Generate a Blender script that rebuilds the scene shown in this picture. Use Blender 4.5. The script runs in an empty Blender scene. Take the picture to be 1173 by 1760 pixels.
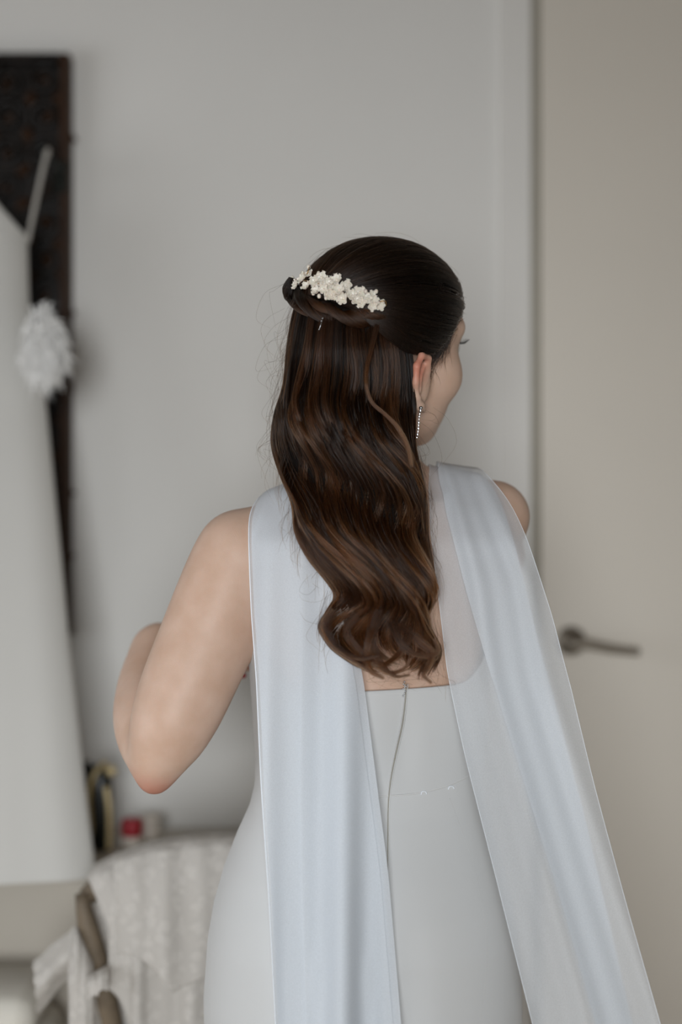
import bpy, bmesh, math, random
import numpy as np
from mathutils import Vector, Matrix

random.seed(7); rng = np.random.default_rng(7)
scene = bpy.context.scene
COL = scene.collection
PI = math.pi
def R(d): return math.radians(d)

# ------------------------------------------------------------------ camera, light, exposure
FPX = 1760 * 50.0 / 36.0            # focal length in pixels of the 1173x1760 frame
CAMZ = 1.28
cam = bpy.data.objects.new('camera', bpy.data.cameras.new('camera')); COL.objects.link(cam)
cam.location = (0, 0, CAMZ); cam.rotation_euler = (R(90), 0, 0)
cam.data.sensor_fit = 'VERTICAL'; cam.data.sensor_height = 36; cam.data.sensor_width = 24; cam.data.lens = 50
cam.data.clip_start = 0.02
cam.data.dof.use_dof = True; cam.data.dof.focus_distance = 1.575; cam.data.dof.aperture_fstop = 1.3
scene.camera = cam

world = bpy.data.worlds.new('sky'); scene.world = world; world.use_nodes = True
wb = world.node_tree.nodes['Background']; wb.inputs[0].default_value = (0.80, 0.90, 1.0, 1); wb.inputs[1].default_value = 1.0

def area_light(name, loc, target, sx, sy, power, color):
    d = bpy.data.lights.new(name, 'AREA'); d.shape = 'RECTANGLE'; d.size = sx; d.size_y = sy
    d.energy = power; d.color = color
    o = bpy.data.objects.new(name, d); COL.objects.link(o); o.location = loc
    o.rotation_euler = (Vector(target) - Vector(loc)).to_track_quat('-Z', 'Y').to_euler()
    return o
# daylight arriving through the window opening in the wall behind the photographer
wl = area_light('window_daylight', (-0.20, -1.62, 1.30), (-0.03, 2.5, 0.86), 1.0, 1.0, 13.4, (0.95, 0.98, 1.0)); wl.data.spread = R(76)
# a second window, in the wall to the left
wl2 = area_light('side_window_daylight', (-2.38, 0.95, 1.15), (0.0, 2.1, 0.95), 1.6, 1.5, 11.0, (0.98, 0.985, 1.0)); wl2.data.spread = R(160)

vs = scene.view_settings
vs.view_transform = 'Standard'; vs.look = 'None'; vs.gamma = 1.0; vs.use_curve_mapping = False; vs.exposure = 0.0

def P(px, py, Y):                   # the point at depth Y that the photograph shows at (px, py)
    return np.array([(px - 586.5) / FPX * Y, Y, CAMZ - (py - 880) / FPX * Y])

# ------------------------------------------------------------------ materials
def new_mat(name):
    m = bpy.data.materials.new(name); m.use_nodes = True
    nt = m.node_tree; b = nt.nodes['Principled BSDF']
    return m, nt, b
def mat(name, color, rough=0.6, var=0.06, scale=20, bump=0.0, bscale=200, metal=0.0, spec=0.4, sheen=0.0, sss=0.0):
    m, nt, b = new_mat(name)
    tc = nt.nodes.new('ShaderNodeTexCoord')
    n = nt.nodes.new('ShaderNodeTexNoise'); n.inputs['Scale'].default_value = scale; n.inputs['Detail'].default_value = 4
    nt.links.new(tc.outputs['Object'], n.inputs['Vector'])
    cr = nt.nodes.new('ShaderNodeValToRGB')
    c = np.array(color)
    cr.color_ramp.elements[0].position = 0.3; cr.color_ramp.elements[1].position = 0.7
    cr.color_ramp.elements[0].color = (*np.clip(c * (1 - var), 0, 1), 1); cr.color_ramp.elements[1].color = (*np.clip(c * (1 + var), 0, 1), 1)
    nt.links.new(n.outputs['Fac'], cr.inputs['Fac']); nt.links.new(cr.outputs['Color'], b.inputs['Base Color'])
    b.inputs['Roughness'].default_value = rough; b.inputs['Metallic'].default_value = metal
    b.inputs['Specular IOR Level'].default_value = spec
    if sheen: b.inputs['Sheen Weight'].default_value = sheen
    if sss:
        b.inputs['Subsurface Weight'].default_value = sss; b.inputs['Subsurface Scale'].default_value = 0.008
    if bump:
        n2 = nt.nodes.new('ShaderNodeTexNoise'); n2.inputs['Scale'].default_value = bscale; n2.inputs['Detail'].default_value = 3
        nt.links.new(tc.outputs['Object'], n2.inputs['Vector'])
        bp = nt.nodes.new('ShaderNodeBump'); bp.inputs['Strength'].default_value = bump; bp.inputs['Distance'].default_value = 0.002
        nt.links.new(n2.outputs['Fac'], bp.inputs['Height']); nt.links.new(bp.outputs['Normal'], b.inputs['Normal'])
    return m
def sheer_mat(name, color, opacity, trans=0.35, weave=900):
    m = bpy.data.materials.new(name); m.use_nodes = True; nt = m.node_tree; nt.nodes.clear()
    out = nt.nodes.new('ShaderNodeOutputMaterial')
    tr = nt.nodes.new('ShaderNodeBsdfTransparent'); di = nt.nodes.new('ShaderNodeBsdfDiffuse'); tl = nt.nodes.new('ShaderNodeBsdfTranslucent')
    di.inputs[0].default_value = (*color, 1); tl.inputs[0].default_value = (*color, 1)
    m1 = nt.nodes.new('ShaderNodeMixShader'); m1.inputs[0].default_value = trans
    nt.links.new(di.outputs[0], m1.inputs[1]); nt.links.new(tl.outputs[0], m1.inputs[2])
    tc = nt.nodes.new('ShaderNodeTexCoord'); n = nt.nodes.new('ShaderNodeTexNoise'); n.inputs['Scale'].default_value = weave
    nt.links.new(tc.outputs['Object'], n.inputs['Vector'])
    mr = nt.nodes.new('ShaderNodeMapRange'); mr.inputs['To Min'].default_value = opacity - 0.08; mr.inputs['To Max'].default_value = opacity + 0.08
    nt.links.new(n.outputs['Fac'], mr.inputs['Value'])
    m2 = nt.nodes.new('ShaderNodeMixShader'); nt.links.new(mr.outputs['Result'], m2.inputs[0])
    nt.links.new(tr.outputs[0], m2.inputs[1]); nt.links.new(m1.outputs[0], m2.inputs[2]); nt.links.new(m2.outputs[0], out.inputs[0])
    return m
def lace_mat(name, color):
    # sprigged net: dense flowers on open tulle
    m = bpy.data.materials.new(name); m.use_nodes = True; nt = m.node_tree; nt.nodes.clear()
    out = nt.nodes.new('ShaderNodeOutputMaterial')
    tr = nt.nodes.new('ShaderNodeBsdfTransparent'); di = nt.nodes.new('ShaderNodeBsdfDiffuse'); tl = nt.nodes.new('ShaderNodeBsdfTranslucent')
    di.inputs[0].default_value = (*color, 1); tl.inputs[0].default_value = (*color, 1)
    m1 = nt.nodes.new('ShaderNodeMixShader'); m1.inputs[0].default_value = 0.3
    nt.links.new(di.outputs[0], m1.inputs[1]); nt.links.new(tl.outputs[0], m1.inputs[2])
    tc = nt.nodes.new('ShaderNodeTexCoord')
    v = nt.nodes.new('ShaderNodeTexVoronoi'); v.inputs['Scale'].default_value = 55
    n = nt.nodes.new('ShaderNodeTexNoise'); n.inputs['Scale'].default_value = 120
    nt.links.new(tc.outputs['Object'], v.inputs['Vector']); nt.links.new(tc.outputs['Object'], n.inputs['Vector'])
    ad = nt.nodes.new('ShaderNodeMath'); ad.operation = 'MULTIPLY_ADD'; ad.inputs[1].default_value = 0.9
    nt.links.new(n.outputs['Fac'], ad.inputs[0]); nt.links.new(v.outputs['Distance'], ad.inputs[2])
    mr = nt.nodes.new('ShaderNodeMapRange'); mr.inputs['From Min'].default_value = 0.75; mr.inputs['From Max'].default_value = 0.95
    mr.inputs['To Min'].default_value = 0.95; mr.inputs['To Max'].default_value = 0.80
    nt.links.new(ad.outputs[0], mr.inputs['Value'])
    m2 = nt.nodes.new('ShaderNodeMixShader'); nt.links.new(mr.outputs['Result'], m2.inputs[0])
    nt.links.new(tr.outputs[0], m2.inputs[1]); nt.links.new(m1.outputs[0], m2.inputs[2]); nt.links.new(m2.outputs[0], out.inputs[0])
    return m

M = {}
M['wall'] = mat('wall_paint', (0.72, 0.705, 0.675), 0.85, 0.015, 3, 0.06, 350)
M['side'] = mat('side_wall_paint', (0.70, 0.65, 0.57), 0.85, 0.01)
M['ceiling'] = mat('ceiling_wood', (0.22, 0.17, 0.12), 0.9, 0.01)
M['door'] = mat('door_lacquer', (0.66, 0.61, 0.535), 0.5, 0.012, 4, 0.02, 120)
M['trim'] = mat('trim_paint', (0.71, 0.69, 0.655), 0.55, 0.01, 4)
M['floor'] = mat('floor_wood', (0.62, 0.50, 0.37), 0.45, 0.2, 6)
M['rebate_dark'] = mat('dark_rebate_paint', (0.43, 0.40, 0.335), 0.7, 0.03)
M['nickel'] = mat('satin_nickel', (0.30, 0.265, 0.22), 0.42, 0.05, 40, metal=0.75)
M['carved'] = mat('carved_dark_wood', (0.007, 0.0042, 0.0028), 0.40, 0.6, 30, 0.25, 60, spec=0.30)
M['carved_rim'] = mat('brown_wood_rim', (0.030, 0.012, 0.004), 0.55, 0.25, 25, spec=0.2)
M['dress'] = mat('ivory_crepe', (0.56, 0.565, 0.565), 0.62, 0.008, 6, 0.03, 900, spec=0.25, sheen=0.15)
M['zip'] = mat('zip_tape', (0.30, 0.28, 0.23), 0.5, 0.1, 200)
M['seam'] = mat('seam_thread', (0.60, 0.60, 0.595), 0.7, 0.02)
M['chiffon'] = sheer_mat('white_chiffon', (0.85, 0.885, 0.925), 0.60, 0.30)
M['hem'] = mat('chiffon_hem', (0.84, 0.88, 0.94), 0.8, 0.01)
M['lace'] = lace_mat('ivory_lace', (0.72, 0.69, 0.65))
M['gown'] = mat('hanging_satin', (0.62, 0.61, 0.58), 0.6, 0.01, 6, spec=0.3)
M['feather'] = mat('feather_white', (0.68, 0.67, 0.65), 0.8, 0.03)
M['ribbon'] = mat('grey_satin_ribbon', (0.64, 0.62, 0.58), 0.4, 0.04)
M['chair'] = mat('greyed_wood', (0.15, 0.115, 0.078), 0.6, 0.25, 30, 0.2, 80)
M['table'] = mat('cream_lacquer', (0.46, 0.42, 0.36), 0.5, 0.03, 5)
M['gold'] = mat('pale_gold', (0.62, 0.50, 0.28), 0.35, 0.06, 50, metal=0.35)
M['black'] = mat('black_glass', (0.006, 0.008, 0.006), 0.25, 0.1)
M['red'] = mat('red_plastic', (0.33, 0.004, 0.014), 0.4, 0.05)
M['cream'] = mat('cream_plastic', (0.66, 0.60, 0.53), 0.5, 0.03)
M['cloth'] = mat('cream_cloth', (0.72, 0.69, 0.62), 0.9, 0.03, 8, 0.2, 150)
M['petal'] = mat('ivory_porcelain', (0.79, 0.69, 0.59), 0.32, 0.05, 60, spec=0.5, sss=0.15)
M['wire'] = mat('gold_wire', (0.48, 0.30, 0.13), 0.35, 0.1, 80, metal=0.8)
M['silver'] = mat('silver', (0.50, 0.51, 0.53), 0.22, 0.02, metal=1.0)
M['nail'] = mat('red_nail_varnish', (0.40, 0.012, 0.02), 0.2, 0.02)
M['eye'] = mat('eye_white', (0.75, 0.75, 0.74), 0.2, 0.02)
M['lash'] = mat('dark_lash', (0.02, 0.016, 0.014), 0.6, 0.02)
M['hairbase'] = mat('hair_under', (0.0035, 0.002, 0.0014), 0.7, 0.2, 60, spec=0.1)

# ------------------------------------------------------------------ mesh helpers
def origin_of(o):
    p = np.zeros(3)
    while o is not None:
        p = p + np.array(o.location); o = o.parent
    return p
def tag(o, label=None, cat=None, group=None, kind=None):
    if label: o['label'] = label
    if cat: o['category'] = cat
    if group: o['group'] = group
    if kind: o['kind'] = kind
    return o
def empty(name, loc, label=None, cat=None, group=None):
    o = bpy.data.objects.new(name, None); COL.objects.link(o); o.location = [float(c) for c in loc]; o.empty_display_size = 0.05
    return tag(o, label, cat, group)
def meshobj(name, v, f, m, parent=None, smooth=True, origin=None):
    """v in world coordinates; the object's own origin at `origin` (or the middle of its base)"""
    v = np.asarray(v, dtype=float)
    base = origin_of(parent) if parent is not None else np.zeros(3)
    if origin is None:
        origin = np.array([(v[:, 0].min() + v[:, 0].max()) / 2, (v[:, 1].min() + v[:, 1].max()) / 2, v[:, 2].min()]) if parent is None else base
    me = bpy.data.meshes.new(name)
    faces = f.tolist() if isinstance(f, np.ndarray) else f
    me.from_pydata((v - origin).tolist(), [], faces); me.update()
    if smooth: me.polygons.foreach_set('use_smooth', [True] * len(me.polygons))
    me.materials.append(m)
    o = bpy.data.objects.new(name, me); COL.objects.link(o)
    o.location = [float(c) for c in (origin - base)]
    if parent is not None: o.parent = parent
    return o
class MB:
    def __init__(s): s.v = []; s.f = []
    def add(s, v, f):
        n = len(s.v); s.v += [tuple(map(float, p)) for p in v]; s.f += [tuple(i + n for i in q) for q in f]; return s
    def box(s, lo, hi, bev=0.0):
        x0, y0, z0 = lo; x1, y1, z1 = hi
        if bev <= 0:
            v = [(x, y, z) for z in (z0, z1) for y in (y0, y1) for x in (x0, x1)]
            return s.add(v, [(0, 2, 3, 1), (4, 5, 7, 6), (0, 1, 5, 4), (2, 6, 7, 3), (0, 4, 6, 2), (1, 3, 7, 5)])
        bm = bmesh.new(); bmesh.ops.create_cube(bm, size=1)
        for q in bm.verts: q.co = Vector(((x0 + x1) / 2 + q.co.x * (x1 - x0), (y0 + y1) / 2 + q.co.y * (y1 - y0), (z0 + z1) / 2 + q.co.z * (z1 - z0)))
        bmesh.ops.bevel(bm, geom=bm.edges[:], offset=bev, segments=2, affect='EDGES', profile=0.5)
        bm.verts.index_update()
        s.add([q.co[:] for q in bm.verts], [[q.index for q in fc.verts] for fc in bm.faces]); bm.free(); return s
    def tube(s, pts, r, n=8, flat=1.0):
        pts = np.asarray(pts, float); k = len(pts); r = np.broadcast_to(np.asarray(r, float), (k,))
        t = np.gradient(pts, axis=0); t /= np.linalg.norm(t, axis=1)[:, None] + 1e-12
        up = np.array([0, 0, 1.0]) if abs(t[0][2]) < 0.9 else np.array([1.0, 0, 0])
        a = np.cross(t[0], up); a /= np.linalg.norm(a)
        v = []; 
        for i in range(k):
            a = a - t[i] * np.dot(a, t[i]); a /= np.linalg.norm(a); b = np.cross(t[i], a)
            for j in range(n):
                th = 2 * PI * j / n; v.append(pts[i] + r[i] * (math.cos(th) * a + flat * math.sin(th) * b))
        f = [(i * n + j, i * n + (j + 1) % n, (i + 1) * n + (j + 1) % n, (i + 1) * n + j) for i in range(k - 1) for j in range(n)]
        f += [tuple(range(n - 1, -1, -1)), tuple((k - 1) * n + j for j in range(n))]
        return s.add(v, f)
    def lathe(s, prof, c, n=24, axis='z', sx=1.0, sy=1.0):
        v = []; 
        for (r, h) in prof:
            for j in range(n):
                th = 2 * PI * j / n; a, b = r * math.cos(th) * sx, r * math.sin(th) * sy
                v.append((c[0] + a, c[1] + b, c[2] + h) if axis == 'z' else (c[0] + a, c[1] - h, c[2] + b))
        k = len(prof)
        f = [(i * n + j, i * n + (j + 1) % n, (i + 1) * n + (j + 1) % n, (i + 1) * n + j) for i in range(k - 1) for j in range(n)]
        f += [tuple(range(n - 1, -1, -1)), tuple((k - 1) * n + j for j in range(n))]
        return s.add(v, f)
    def ball(s, c, r, n=10, sc=(1, 1, 1)):
        v = []; f = []
        for i in range(1, n):
            for j in range(2 * n):
                a, b = PI * i / n, PI * j / n
                v.append((c[0] + r * sc[0] * math.sin(a) * math.cos(b), c[1] + r * sc[1] * math.sin(a) * math.sin(b), c[2] + r * sc[2] * math.cos(a)))
        w = 2 * n
        f = [(i * w + j, i * w + (j + 1) % w, (i + 1) * w + (j + 1) % w, (i + 1) * w + j)[::-1] for i in range(n - 2) for j in range(w)]
        f += [tuple(range(w)), tuple((n - 2) * w + j for j in range(w - 1, -1, -1))]
        return s.add(v, f)
    def build(s, name, m, parent=None, smooth=True, origin=None): return meshobj(name, np.array(s.v), s.f, m, parent, smooth, origin)
def grid_faces(nr, nc, close=False):
    i, j = np.meshgrid(np.arange(nr - 1), np.arange(nc if close else nc - 1), indexing='ij')
    j2 = (j + 1) % nc
    return np.stack([i * nc + j, i * nc + j2, (i + 1) * nc + j2, (i + 1) * nc + j], -1).reshape(-1, 4)
def spline(pts, n):
    """Catmull-Rom through the points, n samples evenly spaced in arc length"""
    p = np.asarray(pts, float); p = np.vstack([2 * p[0] - p[1], p, 2 * p[-1] - p[-2]])
    t = np.linspace(0, 1, 16, endpoint=False)[:, None]; o = []
    for i in range(1, len(p) - 2):
        a, b, c, d = p[i - 1], p[i], p[i + 1], p[i + 2]
        o.append(0.5 * (2 * b + (c - a) * t + (2 * a - 5 * b + 4 * c - d) * t ** 2 + (3 * b - a - 3 * c + d) * t ** 3))
    o = np.vstack(o + [p[-2][None]])
    s = np.r_[0, np.cumsum(np.linalg.norm(np.diff(o, axis=0), axis=1))]
    q = np.linspace(0, s[-1], n)
    return np.stack([np.interp(q, s, o[:, k]) for k in range(o.shape[1])], 1)

# ------------------------------------------------------------------ the room
WY = 2.50                                            # face of the far wall
def struct(name, mb, m, smooth=False):
    o = mb.build(name, m, None, smooth); o['kind'] = 'structure'; return o
DX0, DX1 = P(930, 0, WY)[0], P(930, 0, WY)[0] + 0.80  # door leaf
TX0 = P(858, 0, WY)[0]                                # outer edge of the casing
struct('floor', MB().box((-2.4, -1.7, -0.05), (2.2, 2.62, 0)), M['floor'])
struct('ceiling', MB().box((-2.4, -1.7, 2.62), (2.2, 2.62, 2.70)), M['ceiling'])
struct('wall_back', MB().box((-2.4, WY, 0), (TX0 + 0.03, WY + 0.12, 2.62)).box((DX1 + 0.05, WY, 0), (2.2, WY + 0.12, 2.62)).box((TX0 + 0.03, WY, 2.42), (DX1 + 0.05, WY + 0.12, 2.62)), M['wall'])
struct('wall_left', MB().box((-2.5, -1.7, 0), (-2.4, 0.1, 2.62)).box((-2.5, 1.8, 0), (-2.4, 2.62, 2.62)).box((-2.5, 0.1, 0), (-2.4, 1.8, 0.35)).box((-2.5, 0.1, 1.95), (-2.4, 1.8, 2.62)), M['side'])
struct('wall_right', MB().box((2.2, -1.7, 0), (2.3, 2.62, 2.62)), M['side'])
# wall behind the photographer with the window opening
struct('wall_rear', MB().box((-2.4, -1.82, 0), (-0.75, -1.7, 2.62)).box((0.31, -1.82, 0), (2.2, -1.7, 2.62)).box((-0.75, -1.82, 0), (0.31, -1.7, 0.76)).box((-0.75, -1.82, 1.85), (0.31, -1.7, 2.62)), M['side'])
# door casing: two steps, then a recessed rebate, then the leaf
c = MB()
c.box((TX0, WY - 0.012, 0), (P(913, 0, WY)[0], WY + 0.05, 2.47), 0.003)
c.box((DX1 + 0.016, WY - 0.012, 0), (DX1 + 0.07, WY + 0.05, 2.47), 0.003)
c.box((P(913, 0, WY)[0], WY - 0.012, 2.415), (DX1 + 0.016, WY + 0.05, 2.47), 0.003)
struct('trim_1', c, M['trim'])
struct('trim_2', MB().box((P(912, 0, WY)[0], WY + 0.016, 0), (DX1 + 0.018, WY + 0.05, 2.42)), M['rebate_dark'])     # rebate behind the leaf, a darker beige-grey than the casing
struct('baseboard_back', MB().box((-2.4, WY - 0.014, 0), (TX0, WY, 0.09), 0.003), M['trim'])
door = struct('door_1', MB().box((DX0, WY - 0.006, 0.006), (DX1, WY + 0.034, 2.405), 0.002), M['door'])
hY = WY - 0.006
hp = P(986, 1104, hY - 0.03)
handle = MB().lathe([(0.0, 0), (0.025, 0), (0.026, 0.004), (0.024, 0.009), (0.011, 0.010), (0.0105, 0.040), (0.012, 0.044), (0.012, 0.056), (0.0, 0.058)], (hp[0], hY, hp[2]), 24, 'y').build('door_handle', M['nickel'], door)
lv = spline([(hp[0], hY - 0.05, hp[2]), (hp[0] + 0.025, hY - 0.051, hp[2] - 0.002), (hp[0] + 0.065, hY - 0.05, hp[2] - 0.010), (hp[0] + 0.110, hY - 0.048, hp[2] - 0.015)], 24)
MB().tube(lv, np.linspace(0.0115, 0.0085, 24), 12, 0.8).build('lever', M['nickel'], handle)

# ------------------------------------------------------------------ the bride: body as one implicit surface
class Field:
    def __init__(s, lo, hi, h):
        s.lo = np.array(lo, float); s.h = h
        s.n = np.ceil((np.array(hi) - s.lo) / h).astype(int) + 1
        s.g = np.full(s.n, 0.5, np.float32)
    def _sub(s, lo, hi):
        a = np.clip(np.floor((np.array(lo) - s.lo) / s.h).astype(int), 0, s.n - 1); b = np.clip(np.ceil((np.array(hi) - s.lo) / s.h).astype(int) + 1, 1, s.n)
        sl = tuple(slice(i, j) for i, j in zip(a, b))
        ax = [(s.lo[k] + s.h * np.arange(a[k], b[k])).astype(np.float32) for k in range(3)]
        return sl, ax[0][:, None, None], ax[1][None, :, None], ax[2][None, None, :]
    def join(s, lo, hi, fn, k, cut=False):
        pad = k + 0.012
        sl, x, y, z = s._sub(np.array(lo) - pad, np.array(hi) + pad)
        if 0 in s.g[sl].shape: return
        d = fn(x, y, z).astype(np.float32); o = s.g[sl]
        if cut:
            hh = np.maximum(k - np.abs(o + d), 0) / k; s.g[sl] = np.maximum(o, -d) + hh * hh * k * 0.25
        else:
            hh = np.maximum(k - np.abs(o - d), 0) / k; s.g[sl] = np.minimum(o, d) - hh * hh * k * 0.25
    def cone(s, a, b, ra, rb, k=0.02):
        a = np.asarray(a, float); b = np.asarray(b, float); ba = b - a; L = float(ba @ ba); r = max(ra, rb)
        def fn(x, y, z):
            t = np.clip(((x - a[0]) * ba[0] + (y - a[1]) * ba[1] + (z - a[2]) * ba[2]) / L, 0, 1)
            return np.sqrt((x - a[0] - t * ba[0]) ** 2 + (y - a[1] - t * ba[1]) ** 2 + (z - a[2] - t * ba[2]) ** 2) - (ra + (rb - ra) * t)
        s.join(np.minimum(a, b) - r, np.maximum(a, b) + r, fn, k)
    def chain(s, pts, rs, k=0.02):
        for i in range(len(pts) - 1): s.cone(pts[i], pts[i + 1], rs[i], rs[i + 1], k)
    def limb(s, pts, rs, k=0.02, n=14):
        q = spline(np.c_[np.array(pts), np.array(rs)], n); s.chain(q[:, :3], q[:, 3], k)
    def ell(s, c, rad, ax, k=0.02, cut=False):
        c = np.asarray(c, float); rad = np.asarray(rad, float); ax = np.asarray(ax, float); m = rad.max()
        def fn(x, y, z):
            q = 0
            for i in range(3):
                q = q + (((x - c[0]) * ax[i][0] + (y - c[1]) * ax[i][1] + (z - c[2]) * ax[i][2]) / rad[i]) ** 2
            q = np.sqrt(q) + 1e-6
            q2 = 0
            for i in range(3):
                q2 = q2 + (((x - c[0]) * ax[i][0] + (y - c[1]) * ax[i][1] + (z - c[2]) * ax[i][2]) / rad[i] ** 2) ** 2
            return q * (q - 1) / (np.sqrt(q2) + 1e-6)
        s.join(c - m, c + m, fn, k, cut)
    def sample(s, p):
        q = (np.asarray(p, float) - s.lo) / s.h; i = np.floor(q).astype(int)
        ok = np.all((i >= 0) & (i < s.n - 1), axis=1); i = np.clip(i, 0, s.n - 2); f = q - i
        r = 0
        for dx in (0, 1):
            for dy in (0, 1):
                for dz in (0, 1):
                    w = (f[:, 0] if dx else 1 - f[:, 0]) * (f[:, 1] if dy else 1 - f[:, 1]) * (f[:, 2] if dz else 1 - f[:, 2])
                    r = r + w * s.g[i[:, 0] + dx, i[:, 1] + dy, i[:, 2] + dz]
        return np.where(ok, r, 0.5)
    def nets(s):
        g = s.g; ins = g < 0; nx, ny, nz = g.shape
        cnt = np.zeros((nx - 1, ny - 1, nz - 1), np.int8)
        for dx in (0, 1):
            for dy in (0, 1):
                for dz in (0, 1): cnt += ins[dx:nx - 1 + dx, dy:ny - 1 + dy, dz:nz - 1 + dz]
        I = np.argwhere((cnt > 0) & (cnt < 8)); ids = np.full(cnt.shape, -1, np.int32); ids[tuple(I.T)] = np.arange(len(I))
        acc = np.zeros((len(I), 3)); num = np.zeros(len(I))
        cs = [(a, b, c) for a in (0, 1) for b in (0, 1) for c in (0, 1)]
        for a in cs:
            for k in range(3):
                if a[k]: continue
                b = list(a); b[k] = 1
                va = g[I[:, 0] + a[0], I[:, 1] + a[1], I[:, 2] + a[2]]; vb = g[I[:, 0] + b[0], I[:, 1] + b[1], I[:, 2] + b[2]]
                m = (va < 0) != (vb < 0); t = np.where(m, va / (va - vb + 1e-12), 0)
                p = np.tile(np.array(a, float), (len(I), 1)); p[:, k] += t
                acc += p * m[:, None]; num += m
        v = s.lo + s.h * (I + acc / num[:, None])
        F = []
        for k in range(3):
            i, j = [(1, 2), (2, 0), (0, 1)][k]
            sl0 = [slice(None)] * 3; sl1 = [slice(None)] * 3; sl0[k] = slice(0, -1); sl1[k] = slice(1, None)
            E = np.argwhere(ins[tuple(sl0)] != ins[tuple(sl1)])
            E = E[(E[:, i] > 0) & (E[:, j] > 0) & (E[:, i] < g.shape[i] - 1) & (E[:, j] < g.shape[j] - 1)]
            def cell(di, dj):
                q = E.copy(); q[:, i] -= di; q[:, j] -= dj; return ids[tuple(q.T)]
            quad = np.stack([cell(1, 1), cell(0, 1), cell(0, 0), cell(1, 0)], 1)
            flip = ~ins[tuple(E.T)]; quad[flip] = quad[flip][:, ::-1]
            F.append(quad)
        return v, np.vstack(F)

XYZ = np.eye(3)
PX, PYY = 0.03, 1.66
YAW = R(10)                                          # her back turns a little to the right of the picture
TR = np.array([math.cos(YAW), math.sin(YAW), 0]); TF = np.array([-math.sin(YAW), math.cos(YAW), 0])
# torso / skirt profile: z, centre x, centre y, half width, half depth
PROF = np.array([
    (0.00, 0.026, 1.63, 0.255, 0.195), (0.05, 0.026, 1.635, 0.240, 0.185), (0.25, 0.026, 1.65, 0.195, 0.155), (0.45, 0.026, 1.66, 0.168, 0.140),
    (0.60, 0.0265, 1.657, 0.177, 0.126), (0.69, 0.0265, 1.654, 0.1815, 0.126), (0.72, 0.0260, 1.652, 0.1815, 0.127), (0.79, 0.0260, 1.650, 0.1765, 0.126), (0.83, 0.0262, 1.651, 0.1700, 0.120),
    (0.87, 0.0270, 1.654, 0.1595, 0.111), (0.91, 0.0295, 1.658, 0.1465, 0.100), (0.94, 0.0325, 1.660, 0.1355, 0.092), (0.965, 0.0340, 1.660, 0.1310, 0.089), (1.00, 0.0345, 1.659, 0.1312, 0.089),
    (1.05, 0.0345, 1.658, 0.1345, 0.092), (1.10, 0.0340, 1.658, 0.1375, 0.096), (1.16, 0.0330, 1.658, 0.1420, 0.100), (1.22, 0.0320, 1.660, 0.1420, 0.098), (1.26, 0.0320, 1.662, 0.128, 0.088), (1.30, 0.034, 1.664, 0.095, 0.070)])
def prof(z):
    return [np.interp(z, PROF[:, 0], PROF[:, k]) for k in range(1, 5)]
def torso_fn(off):
    def fn(x, y, z):
        cx, cy, a, b = prof(z); a = a + off; b = b + off
        dx, dy = x - cx, y - cy
        u = (dx * TR[0] + dy * TR[1]) / a; v = (dx * TF[0] + dy * TF[1]) / b
        q = (np.abs(u) ** 2.3 + np.abs(v) ** 2.3) ** (1 / 2.3)
        return (q - 1) * np.minimum(a, b)
    return fn

B = Field((-0.31, 1.38, -0.005), (0.31, 2.00, 1.615), 0.003)
def torso_cap(x, y, z):
    d = torso_fn(-0.006)(x, y, z); return np.maximum(np.maximum(d, 0.74 - z), z - 1.285)
B.join((-0.2, 1.5, 0.74), (0.25, 1.82, 1.285), torso_cap, 0.03)
# legs and feet inside the skirt
for s in (-1, 1):
    hx = 0.026 + s * 0.085
    B.chain([(hx, 1.655, 0.80), (hx - s * 0.012, 1.655, 0.46), (hx - s * 0.016, 1.665, 0.30), (hx - s * 0.02, 1.675, 0.08)], [0.082, 0.053, 0.050, 0.034], 0.03)
    B.chain([(hx - s * 0.02, 1.665, 0.045), (hx - s * 0.015, 1.74, 0.03), (hx - s * 0.012, 1.83, 0.022)], [0.036, 0.034, 0.022], 0.02)
# head frame: face turned to the right and away
TH = R(50)
PITCH, ROLL = R(17), R(13)                         # chin a little up, head tipped to her right
_f = np.array([math.sin(TH), math.cos(TH), 0.0]); _r = np.array([math.cos(TH), -math.sin(TH), 0.0]); _u = np.array([0, 0, 1.0])
def _tip(v): return np.array([v[0] * math.cos(ROLL) + v[2] * math.sin(ROLL), v[1], -v[0] * math.sin(ROLL) + v[2] * math.cos(ROLL)])
HF = _tip(math.cos(PITCH) * _f + math.sin(PITCH) * _u); HR = _tip(_r); HU = _tip(math.cos(PITCH) * _u - math.sin(PITCH) * _f); ZU = np.array([0, 0, 1.0])
HAX = np.stack([HR, HF, HU]); HC = P(655, 595, 1.65)
def H(r, f, u): return HC + r * HR + f * HF + u * HU
SK_C = H(0, 0.000, 0.031); SK_R = np.array([0.0740, 0.0965, 0.0745])
B.ell(SK_C, SK_R, HAX, 0.03)
B.ell(H(0, 0.034, -0.020), (0.0625, 0.060, 0.085), HAX, 0.03)
B.ell(H(0, 0.034, -0.076), (0.045, 0.045, 0.038), HAX, 0.025)
B.ell(H(0, 0.058, -0.103), (0.019, 0.016, 0.017), HAX, 0.02)
for s in (-1, 1): B.ell(H(s * 0.046, 0.056, -0.036), (0.021, 0.022, 0.024), HAX, 0.02)
B.ell(H(0, 0.077, 0.021), (0.054, 0.014, 0.012), HAX, 0.02)
for s in (-1, 1): B.ell(H(s * 0.033, 0.100, -0.003), (0.017, 0.014, 0.013), HAX, 0.012, True)
B.chain([H(0, 0.090, 0.004), H(0, 0.108, -0.034)], [0.0085, 0.0105], 0.012)
for s in (-1, 1): B.ell(H(s * 0.010, 0.099, -0.040), (0.008, 0.009, 0.007), HAX, 0.008)
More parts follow.
